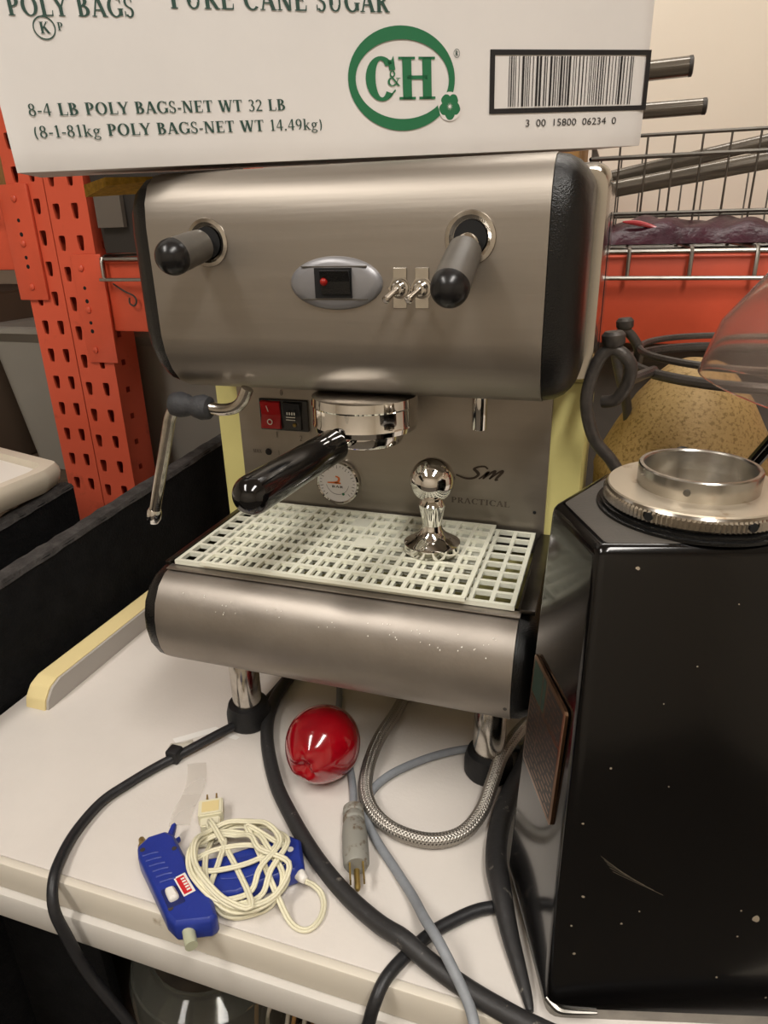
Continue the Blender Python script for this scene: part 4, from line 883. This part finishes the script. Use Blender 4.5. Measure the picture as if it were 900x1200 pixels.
# ================================================================== THINGS ON THE DESK
# --- cables
def cable(name, label, P, r, m, extra=None, cat='cable', n=6, seg=12):
    t = thing(name, label, cat, tuple(P[len(P) // 2][:2]) + (0,)); o = obj('cable_sheath', tube(P, r, seg, smooth=n), m, t, True, angle=2); return t
t = cable('power_cable', 'black round cable curving from under the machine over the desk front edge, left', [(-.120, .22, .006), (-.128, .15, .006), (-.131, .098, .0062), (-.138, .052, .0075), (-.156, .016, .0085), (-.175, -.016, .0075), (-.193, -.044, .006), (-.206, -.072, .006), (-.216, -.100, .006), (-.2155, -.134, .006), (-.208, -.162, .007), (-.197, -.186, .0062), (-.188, -.200, -.010), (-.180, -.2015, -.040), (-.168, -.200, -.085), (-.135, -.196, -.155), (-.105, -.19, -.25), (-.08, -.17, -.44)], .0048, M['cable'])
random.seed(5)
obj('cable_clip', bbox(-.190, -.176, -.031, -.017, .0006, .016, .002), M['rubber'], t, True)
cable('thick_cable', 'thickest black cable running diagonally across the desk from under the machine to the grinder', [(-.12, .22, .008), (-.124, .13, .008), (-.119, .078, .008), (-.100, .029, .008), (-.063, -.026, .008), (-.029, -.062, .008), (.014, -.100, .008), (.053, -.127, .0085), (.088, -.146, .012), (.112, -.156, .0165), (.134, -.164, .012), (.164, -.1725, .008), (.190, -.1795, .008), (.215, -.1845, .008), (.245, -.1860, .008), (.32, -.1750, .008), (.42, -.15, .008), (.5, -.1, .008)], .0072, M['cable_scuffed'])
cable('thin_black_cable', 'short black cable crossing under the thick one and over the desk front edge', [(.1765, -.098, .0052), (.170, -.1015, .0054), (.161, -.107, .0058), (.149, -.117, .0058), (.130, -.137, .0058), (.116, -.160, .0058), (.106, -.182, .0056), (.1015, -.197, -.004), (.096, -.1985, -.03), (.087, -.1985, -.06), (.075, -.196, -.12), (.06, -.19, -.25)], .0050, M['cable'])
t = thing('heavy_hose', 'heavy black hose bulging beside the foot of the grinder', 'hose', (.17, 0, 0))
obj('hose_wall', tube([(.186, .16, .0105), (.182, .11, .0105), (.176, .06, .0105), (.1685, .020, .0105), (.1650, -.022, .0105), (.1680, -.060, .0125), (.1775, -.092, .0150), (.1890, -.122, .0100), (.2000, -.146, .0065), (.2080, -.163, .0040), (.2115, -.172, .0028)], .0095, 14, smooth=6, rs=lambda t_: .0095 if t_ < .55 else .0095 - (t_ - .55) / .45 * .0070), M['cable_scuffed'], t, True, angle=2)
cable('grey_cable', 'grey cable looping out from the right foot and down over the desk front edge', [(.17, .095, .0048), (.14, .088, .0048), (.115, .078, .0048), (.088, .061, .0048), (.062, .037, .0048), (.043, .012, .0048), (.035, -.014, .0048), (.040, -.040, .0048), (.060, -.065, .0048), (.086, -.090, .0050), (.108, -.114, .010), (.124, -.138, .0215), (.138, -.155, .0275), (.152, -.168, .0215), (.168, -.182, .009), (.176, -.195, .0035), (.180, -.2005, -.012), (.186, -.200, -.05), (.19, -.19, -.14)], .0042, M['cable_grey'])
t = thing('plug_cable', 'grey cable ending in a grubby three-pin plug by the desk front', 'cable', (.03, -.05, 0))
obj('cable_sheath', tube([(-.07, .17, .0045), (-.05, .12, .0045), (-.034, .074, .0045), (-.010, .037, .0045), (.008, .006, .0045), (.020, -.020, .006), (.0275, -.040, .0100), (.031, -.049, .0115)], .0038, 12, smooth=6), M['cable_grey'], t, True)
pa, pb = Vector((.0275, -.040, .0118)), Vector((.0535, -.1015, .0118)); pd = (pb - pa).normalized(); pll = (pb - pa).length
pg = obj('plug_body', lathe([(.0062, 0), (.0098, .002), (.0102, .008), (.0090, .010), (.0102, .012), (.0104, .017), (.0094, .019), (.0106, .022), (.0116, .034), (.0118, .052), (.0115, pll - .003), (.0098, pll)], 26, pa, pd), M['plug_grey'], t, True, angle=.5, label='grubby grey plug body')
sd = pd.cross(Vector((0, 0, 1))).normalized()
for s in (-1, 1):
    a = pb + sd * s * .0058 + Vector((0, 0, .0025)); obj('blade', join(xform(box(-.0008, .0008, -.0005, .0175, -.0032, .0032), Matrix.Translation(a) @ Matrix((sd, pd, Vector((0, 0, 1)))).transposed().to_4x4())), M['brass'], pg)
obj('ground_pin', lathe([(.0026, -.001), (.0026, .017), (.0018, .0195), (.0005, .020)], 14, pb + Vector((0, 0, -.0045)), pd), M['brass'], pg, True, angle=.5)

# --- braided hose: real crossing strands wound on a core
bh = thing('braided_hose', 'steel braided hose looping out from under the machine', 'hose', (.07, -.02, 0))
BP = smoothpath([(.045, .24, .0082), (.032, .19, .0082), (.027, .150, .0082), (.024, .106, .0082), (.0195, .060, .0082), (.0225, .018, .0082), (.032, -.016, .0088), (.050, -.0405, .0095), (.076, -.0535, .0095), (.108, -.0530, .0082), (.133, -.0370, .0082), (.146, -.010, .0120), (.151, .020, .0215), (.155, .050, .0285), (.165, .085, .030), (.175, .12, .024)], 14)
obj('hose_core', tube(BP, .0055, 12), M['iron'], bh, True, angle=2)
T_, N_ = frames(BP); arcl = [0]
for i in range(1, len(BP)): arcl.append(arcl[-1] + (BP[i] - BP[i - 1]).length)
def atlen(s):
    lo = 0
    while lo < len(arcl) - 2 and arcl[lo + 1] < s: lo += 1
    f = (s - arcl[lo]) / max(1e-9, arcl[lo + 1] - arcl[lo]); return BP[lo].lerp(BP[lo + 1], f), T_[lo].lerp(T_[lo + 1], f).normalized(), N_[lo].lerp(N_[lo + 1], f).normalized()
cache = [atlen(arcl[-1] * i / 520) for i in range(521)]
V, F = [], []; NS = 9; pitch = .0285
for dirn in (1, -1):
    for k in range(NS):
        n0 = len(V)
        for i, (p, tt, nn) in enumerate(cache):
            s = arcl[-1] * i / 520; a = dirn * 2 * PI * s / pitch + 2 * PI * k / NS; b = tt.cross(nn)
            rr = .0061 + .0006 * math.sin(NS * (2 * PI * s / pitch) + (0 if dirn > 0 else PI)); wv = .20
            for da, dr in ((-wv * 1.1, -.0004), (0, .0006), (wv * 1.1, -.0004)): V.append(tuple(p + (nn * math.cos(a + da) + b * math.sin(a + da)) * (rr + dr)))
        for i in range(520):
            for j in range(2): F.append((n0 + i * 3 + j, n0 + i * 3 + j + 1, n0 + i * 3 + j + 4, n0 + i * 3 + j + 3))
obj('braid', (V, F), M['braid'], bh, True, angle=2, stuff=True)

# --- apple lying on its side, calyx towards the camera
ap = thing('red_apple', 'shiny red apple lying on its side under the front of the machine', 'apple', (-.024, .006, 0))
axis_ = Vector((-.06, -.97, .06)).normalized(); q = Vector((0, 0, 1)).rotation_difference(axis_); V, F = [], []; ns, nr = 48, 34
for j in range(nr + 1):
    th = PI * j / nr
    for k in range(ns):
        ph = 2 * PI * k / ns; c_, s_ = math.cos(th), math.sin(th)
        r = .0385 * (1 + .045 * math.cos(th * 1.0)* -1) ; rad = r * s_ ; h = -r * c_ * 1.10
        h -= .0085 * math.exp(-(rad / .0090) ** 2) * (1 if h > 0 else -1) * (1.0 if h > 0 else 1.3)
        lobes = 1 + .010 * math.cos(5 * ph) * (h > 0) * (h / .04) ** 1.5 if h > 0 else 1
        taper = 1 - .13 * max(0, h / .043) ** 1.3
        hh = h + (.0011 * math.cos(5 * ph) * math.exp(-((rad - .016) / .008) ** 2) if h > 0 else 0)
        v = q @ Vector((rad * lobes * taper * math.cos(ph), rad * lobes * taper * math.sin(ph), hh)); V.append(v + Vector((-.0215, .006, 0)))
zmin = min(v.z for v in V); V = [tuple(v + Vector((0, 0, -zmin + .0004))) for v in V]; acen = Vector((-.0215, .006, -zmin + .0004))
for j in range(nr):
    for k in range(ns): F.append((j * ns + k, j * ns + (k + 1) % ns, (j + 1) * ns + (k + 1) % ns, (j + 1) * ns + k))
bm = bmesh.new(); vs = [bm.verts.new(v) for v in V]
for f in F: bm.faces.new([vs[i] for i in f])
bmesh.ops.remove_doubles(bm, verts=bm.verts, dist=1e-5)
obj('apple_flesh', bm, M['apple'], ap, True, angle=3)
cp = acen + axis_ * .0330
gs = []
random.seed(8); e1 = axis_.orthogonal().normalized(); e2 = axis_.cross(e1)
for k in range(9):
    a = 2 * PI * k / 9; d = e1 * math.cos(a) + e2 * math.sin(a)
    gs.append(tube([cp + d * .0015 - axis_ * .002, cp + d * .0035 + axis_ * .001, cp + d * random.uniform(.004, .007) + axis_ * random.uniform(.0015, .004)], .001, 5, rs=lambda t_: .0017 * (1 - t_ * .8)))
obj('calyx', join(*gs), M['apple_pale'], ap, True, label='dry brownish calyx')
obj('stem', tube([acen - axis_ * .030, acen - axis_ * .045 + Vector((.004, 0, 0)), acen - axis_ * .050 + Vector((.007, 0, 0))], .0012, 6), M['apple_pale'], ap, True)

# --- glue gun and its cord
gg_ = thing('glue_gun', 'blue glue gun lying on the desk with an ivory cord coiled over its handle', 'glue gun', (-.06, -.14, 0))
def slab(poly, z0, z1, r=.004, ins=.003, corner=.004):
    p = round_poly(poly, corner, 3); cx_ = sum(a for a, b in p) / len(p); cy_ = sum(b for a, b in p) / len(p)
    def ri(i, z):
        out = []; n = len(p)
        for k in range(n):
            a = Vector(p[k - 1]); b = Vector(p[(k + 1) % n]); t_ = (b - a).normalized(); nn = Vector((t_.y, -t_.x)); c = Vector(p[k]); 
            if nn.dot(c - Vector((cx_, cy_))) < 0 and False: nn = -nn
            out.append((c.x - nn.x * i * sgn, c.y - nn.y * i * sgn, z))
        return out
    area = sum(p[k][0] * p[(k + 1) % len(p)][1] - p[(k + 1) % len(p)][0] * p[k][1] for k in range(len(p))); sgn = 1 if area > 0 else -1
    return loft([ri(ins, z0), ri(ins * .3, z0 + r * .4), ri(0, z0 + r), ri(0, z1 - r), ri(ins * .3, z1 - r * .4), ri(ins, z1)])
body = [(-.1375, -.1465), (-.1350, -.1340), (-.1235, -.1240), (-.1130, -.1255), (-.0910, -.1420), (-.0680, -.1620), (-.0470, -.1700), (-.0335, -.1840), (-.0370, -.1900), (-.0620, -.2010), (-.0735, -.1965), (-.1010, -.1765), (-.1300, -.1555)]
gb = obj('gun_body', slab(body, .001, .0225), M['blue'], gg_, True, angle=.6)
hnd = [(-.088, -.145), (-.060, -.130), (-.040, -.1125), (-.014, -.0930), (-.002, -.0945), (.012, -.118), (.008, -.126), (-.010, -.1405), (-.030, -.1600), (-.050, -.1690), (-.070, -.160)]
gh = obj('gun_handle', slab(hnd, .0012, .0195), M['blue'], gg_, True, angle=.6)
obj('handle_screw', lathe([(.0028, .0190), (.0028, .0197), (.0015, .0198)], 14, (-.006, -.108, 0)), M['white_plastic'], gh)
obj('handle_panel', slab([(-.058, -.140), (-.020, -.112), (-.006, -.112), (-.004, -.124), (-.030, -.146), (-.050, -.154)], .0193, .0206, .0005, .001), M['blue'], gh, True, angle=.6)
for k in range(6):
    f = k / 5; a = Vector((-.1255 + .030 * f, -.1545 - .018 * f, .0222)); d = Vector((.0105, .0075, 0))
    obj('grip_rib', tube([a, a + d * .6 + Vector((0, 0, .0006)), a + d], .0011, 6), M['blue'], gb, True)
obj('nozzle', lathe([(.0052, 0), (.0052, .006), (.0034, .009), (.0026, .014), (.0015, .0155)], 18, (-.1345, -.1405, .012), (-.62, .50, 0)), M['brass'], gb, True, angle=.5)
obj('wire_stand', slab([(-.123, -.126), (-.1265, -.112), (-.125, -.1085), (-.1225, -.1095), (-.1150, -.1265)], .010, .016, .002, .001, .001), M['blue'], gb, True, angle=.6, label='small blue prong of the stand')
obj('wire_stand', slab([(-.1150, -.1265), (-.1115, -.1205), (-.1095, -.1225), (-.111, -.128)], .010, .016, .002, .001, .001), M['blue'], gb, True, angle=.6)
for x, y in ((-.1295, -.149), (-.1035, -.1395), (-.0725, -.1905)): obj('body_screw', lathe([(.0022, .0220), (.0022, .0228)], 12, (x, y, 0)), M['iron'], gb)
obj('trigger', slab([(-.0870, -.1785), (-.0805, -.1735), (-.0700, -.1805), (-.0755, -.1870)], .018, .0275, .003, .002, .003), M['white_plastic'], gb, True, angle=.6, label='white trigger')
obj('trigger_slot', slab([(-.0905, -.1790), (-.0800, -.1705), (-.0640, -.1815), (-.0740, -.1915)], .0215, .0229, .0004, .0003, .002), M['blue_dark'], gb, True)
def on_gun(a, b, h=0):
    p = Vector((-.0865, -.1660)) + Vector((.0185, -.0125)) * a + Vector((.0062, .0078)) * b; return (p.x, p.y, .0229 + h)
obj('gun_label', flat_polys([[(0, 0), (1, 0), (1, 1), (0, 1)]], on_gun), M['white_plastic'], gb, label='small white and red label')
obj('label_print', flat_polys([[(.08, .12), (.92, .12), (.92, .80), (.08, .80)]], on_gun, .0001), M['red_label'], gb)
obj('label_print', join(text_geo('BLUE', .16, .42, .3, .0, plane=on_gun) if False else flat_polys([[(.18 + .14 * k, .45), (.26 + .14 * k, .45), (.26 + .14 * k, .75), (.18 + .14 * k, .75)] for k in range(5)], on_gun, .0002)), M['white_plastic'], gb)
obj('glue_stick', tube([(-.066, -.186, .0115), (-.0545, -.1955, .0115), (-.0445, -.2065, .0115)], .0050, 18), M['glue'], gg_, True, angle=.6, label='translucent glue stick end')
def twin(P, r=.0013, n=8):
    """flat two-core flex"""
    P = smoothpath(P, n); T, N = frames(P); A, B = [], []
    for p, t_, nn in zip(P, T, N):
        sdv = t_.cross(Vector((0, 0, 1))); sdv = sdv.normalized() if sdv.length > 1e-4 else nn; A.append(p + sdv * r * .92); B.append(p - sdv * r * .92)
    return join(tube(A, r, 8), tube(B, r, 8))
cordp = [(.017, -.128, .012), (.024, -.1265, .0075), (.0315, -.129, .0035), (.0375, -.138, .0025), (.039, -.150, .0025), (.035, -.160, .0025), (.027, -.163, .0025), (.016, -.1595, .004), (.002, -.150, .014), (-.020, -.131, .0232), (-.040, -.1115, .0240), (-.052, -.0995, .0245)]
ccx, ccy = -.0420, -.1315
random.seed(21); ang = 70
for k in range(58):
    a = math.radians(ang + 30 * k); lap = k // 12
    rx, ry = [(.0465, .0380), (.041, .031), (.0465, .0385), (.036, .029), (.0455, .0350), (.0415, .0335), (.046, .038)][lap]
    ox, oy = [(0, 0), (-.006, -.004), (.001, .002), (-.010, -.008), (-.002, 0), (-.012, -.004), (-.004, .002)][lap]
    sa = math.radians(-32); u, v = rx * math.cos(a), ry * math.sin(a)
    x = ccx + ox + u * math.cos(sa) - v * math.sin(sa); y = ccy + oy + u * math.sin(sa) + v * math.cos(sa)
    over = (-.088 < x < .010 and abs((y + .1335) - (x + .0445) * .72) < .028) or (x < -.062 and y < -.125)
    base = .0222 if over else .013
    cordp.append((x, y, base + .0012 + .0018 * lap + .0008 * math.sin(k * 1.3)))
cordp += [(-.086, -.105, .022), (-.091, -.104, .012), (-.0935, -.0990, .0075)]
obj('cord', twin(cordp, .00135, 5), M['cord'], gg_, True, angle=2, label='ivory two-core cord in a loose coil')
obj('cord', twin([(-.103, -.120, .0050), (-.085, -.112, .0050), (-.066, -.118, .0215), (-.058, -.140, .0235), (-.052, -.166, .0180), (-.034, -.1705, .0040), (-.016, -.163, .0030), (-.004, -.150, .0035), (.002, -.140, .0205), (-.008, -.127, .0225), (-.030, -.117, .0235), (-.050, -.121, .0235), (-.070, -.134, .0240), (-.078, -.150, .0245), (-.060, -.152, .0245), (-.032, -.135, .0245), (-.018, -.115, .0245), (-.023, -.099, .0215)], .00135, 7), M['cord'], gg_, True, angle=2, label='inner turns of the ivory cord')
obj('cord', twin([(-.088, -.098, .004), (-.080, -.120, .0150), (-.070, -.142, .0240), (-.058, -.160, .0240), (-.040, -.1715, .0080), (-.024, -.168, .0045), (-.012, -.159, .0060)], .00135, 7), M['cord'], gg_, True, angle=2)
obj('strain_relief', lathe([(.0050, 0), (.0052, .003), (.0048, .013), (.0036, .0175), (.0024, .0185)], 20, (.0005, -.1185, .0115), (.87, -.45, 0)), M['white_plastic'], gg_, True, angle=.5)
cpg = obj('cord_plug', join(box(-.0115, .0115, -.0095, .0105, 0, .0145), box(-.0090, .0090, -.0205, -.0097, .001, .0120)), M['cord'], gg_, local=True)
for f_ in (0,):
    bm = bmesh.new(); bm.from_mesh(cpg.data); bmesh.ops.bevel(bm, geom=bm.edges[:], offset=.0012, segments=2, affect='EDGES'); bm.to_mesh(cpg.data); bm.free()
cpg.location = Vector((-.1030, -.0820, .0008)) - gg_.location; cpg.rotation_euler = (0, 0, math.radians(29))
for x in (-.0045, .0045): b_ = obj('blade', box(x - .0007, x + .0007, .0103, .0215, .0035, .0095), M['brass'], cpg, local=True)
obj('plug_recess', box(-.0080, .0080, -.006, .0065, .0142, .0150), M['strip'], cpg, local=True)

# --- scraps of tape
t = thing('tape_scrap', 'white tape scrap with a beige clip lying under the left black cable', 'tape', (-.17, .01, 0))
obj('tape_film', ([(-.206, .004, .0006), (-.170, .036, .0006), (-.134, .028, .0006), (-.136, .023, .0006), (-.168, .0255, .0006), (-.198, -.001, .0006)], [(0, 1, 4, 5), (1, 2, 3, 4)]), M['tape'], t)
obj('clip', slab([(-.201, -.006), (-.199, -.016), (-.186, -.010), (-.176, .001), (-.181, .007), (-.188, -.001)], .0009, .0045, .001, .001, .001), M['clipm'], t, True)
V, F = [], []
for i in range(25):
    f = i / 24; x = -.158 + .034 * f + .004 * math.sin(5 * f); y = -.022 - .078 * f; z = .001 + .0025 * abs(math.sin(6 * f))
    V += [(x - .009, y - .004, z * .5 + .0004), (x, y, z + .0006), (x + .009, y + .004, z * .4 + .0004)]
    if i: 
        for j in range(2): F.append((3 * i - 3 + j, 3 * i - 2 + j, 3 * i + 1 + j, 3 * i + j))
single('clear_tape_strip', 'crinkled clear tape strip lying between the left cable and the glue gun', 'tape', (V, F), M['film'], (-.14, -.06, 0), True)

# ================================================================== UNDER THE DESK
jr = thing('glass_jar', 'large glass jar with a metal fitting on the shelf below the desk', 'jar', (-.145, -.055, -.45))
obj('jar_wall', lathe([(.085, -.449), (.092, -.44), (.094, -.25), (.090, -.235), (.070, -.222), (.068, -.215), (.066, -.215), (.068, -.224), (.087, -.237), (.091, -.25), (.089, -.438), (.083, -.446)], 48, (-.150, -.055, 0)), M['glass'], jr, True, angle=.6)
obj('jar_content', lathe([(.082, -.445), (.087, -.437), (.0885, -.30), (.080, -.295), (.0, -.290)], 40, (-.150, -.055, 0), cap=False), M['jar_in'], jr, True)
fit = obj('metal_fitting', lathe([(.007, -.2145), (.0125, -.214), (.0130, -.206), (.0095, -.204), (.0095, -.198), (.0115, -.196), (.0115, -.192), (.005, -.190)], 24, (-.112, -.098, 0)), M['chrome_worn'], jr, True, angle=.4)
obj('lid', lathe([(.0, -.2215), (.0655, -.2215), (.0655, -.2155), (.0, -.2150)], 40, (-.150, -.055, 0), cap=False), M['jar_in'], jr, True, angle=.5)
random.seed(4)
wb = thing('wire_bundle', 'bundle of beige and brown leads hanging below the desk front', 'wires', (-.03, -.09, -.45))
for k in range(12):
    x = -.075 + k * .012; P = [(x, -.09 + random.uniform(-.03, .03), -.449), (x + random.uniform(-.01, .01), -.10 + random.uniform(-.02, .02), -.36), (x + random.uniform(-.008, .008), -.09, -.28), (x + .012 + random.uniform(-.01, .01), -.085, -.215 + random.uniform(-.02, .01)), (x + .028, -.05, -.22), (x + .03, -.02, -.44)]
    obj('lead', tube(P, .0024, 8, smooth=6), M['clipm'] if k % 3 else M['kraft'], wb, True)
felt_b = thing('felt_screen', 'black felt screen hanging under the desk behind the jar', 'panel', (-.2, .02, -.45))
obj('screen_cloth', bbox(-.415, .90, .06, .075, -.449, -.031, .003), M['felt'], felt_b, True)
obj('screen_cloth', bbox(-.415, -.27, -.10, -.085, -.449, -.070, .003), M['felt'], felt_b, True)
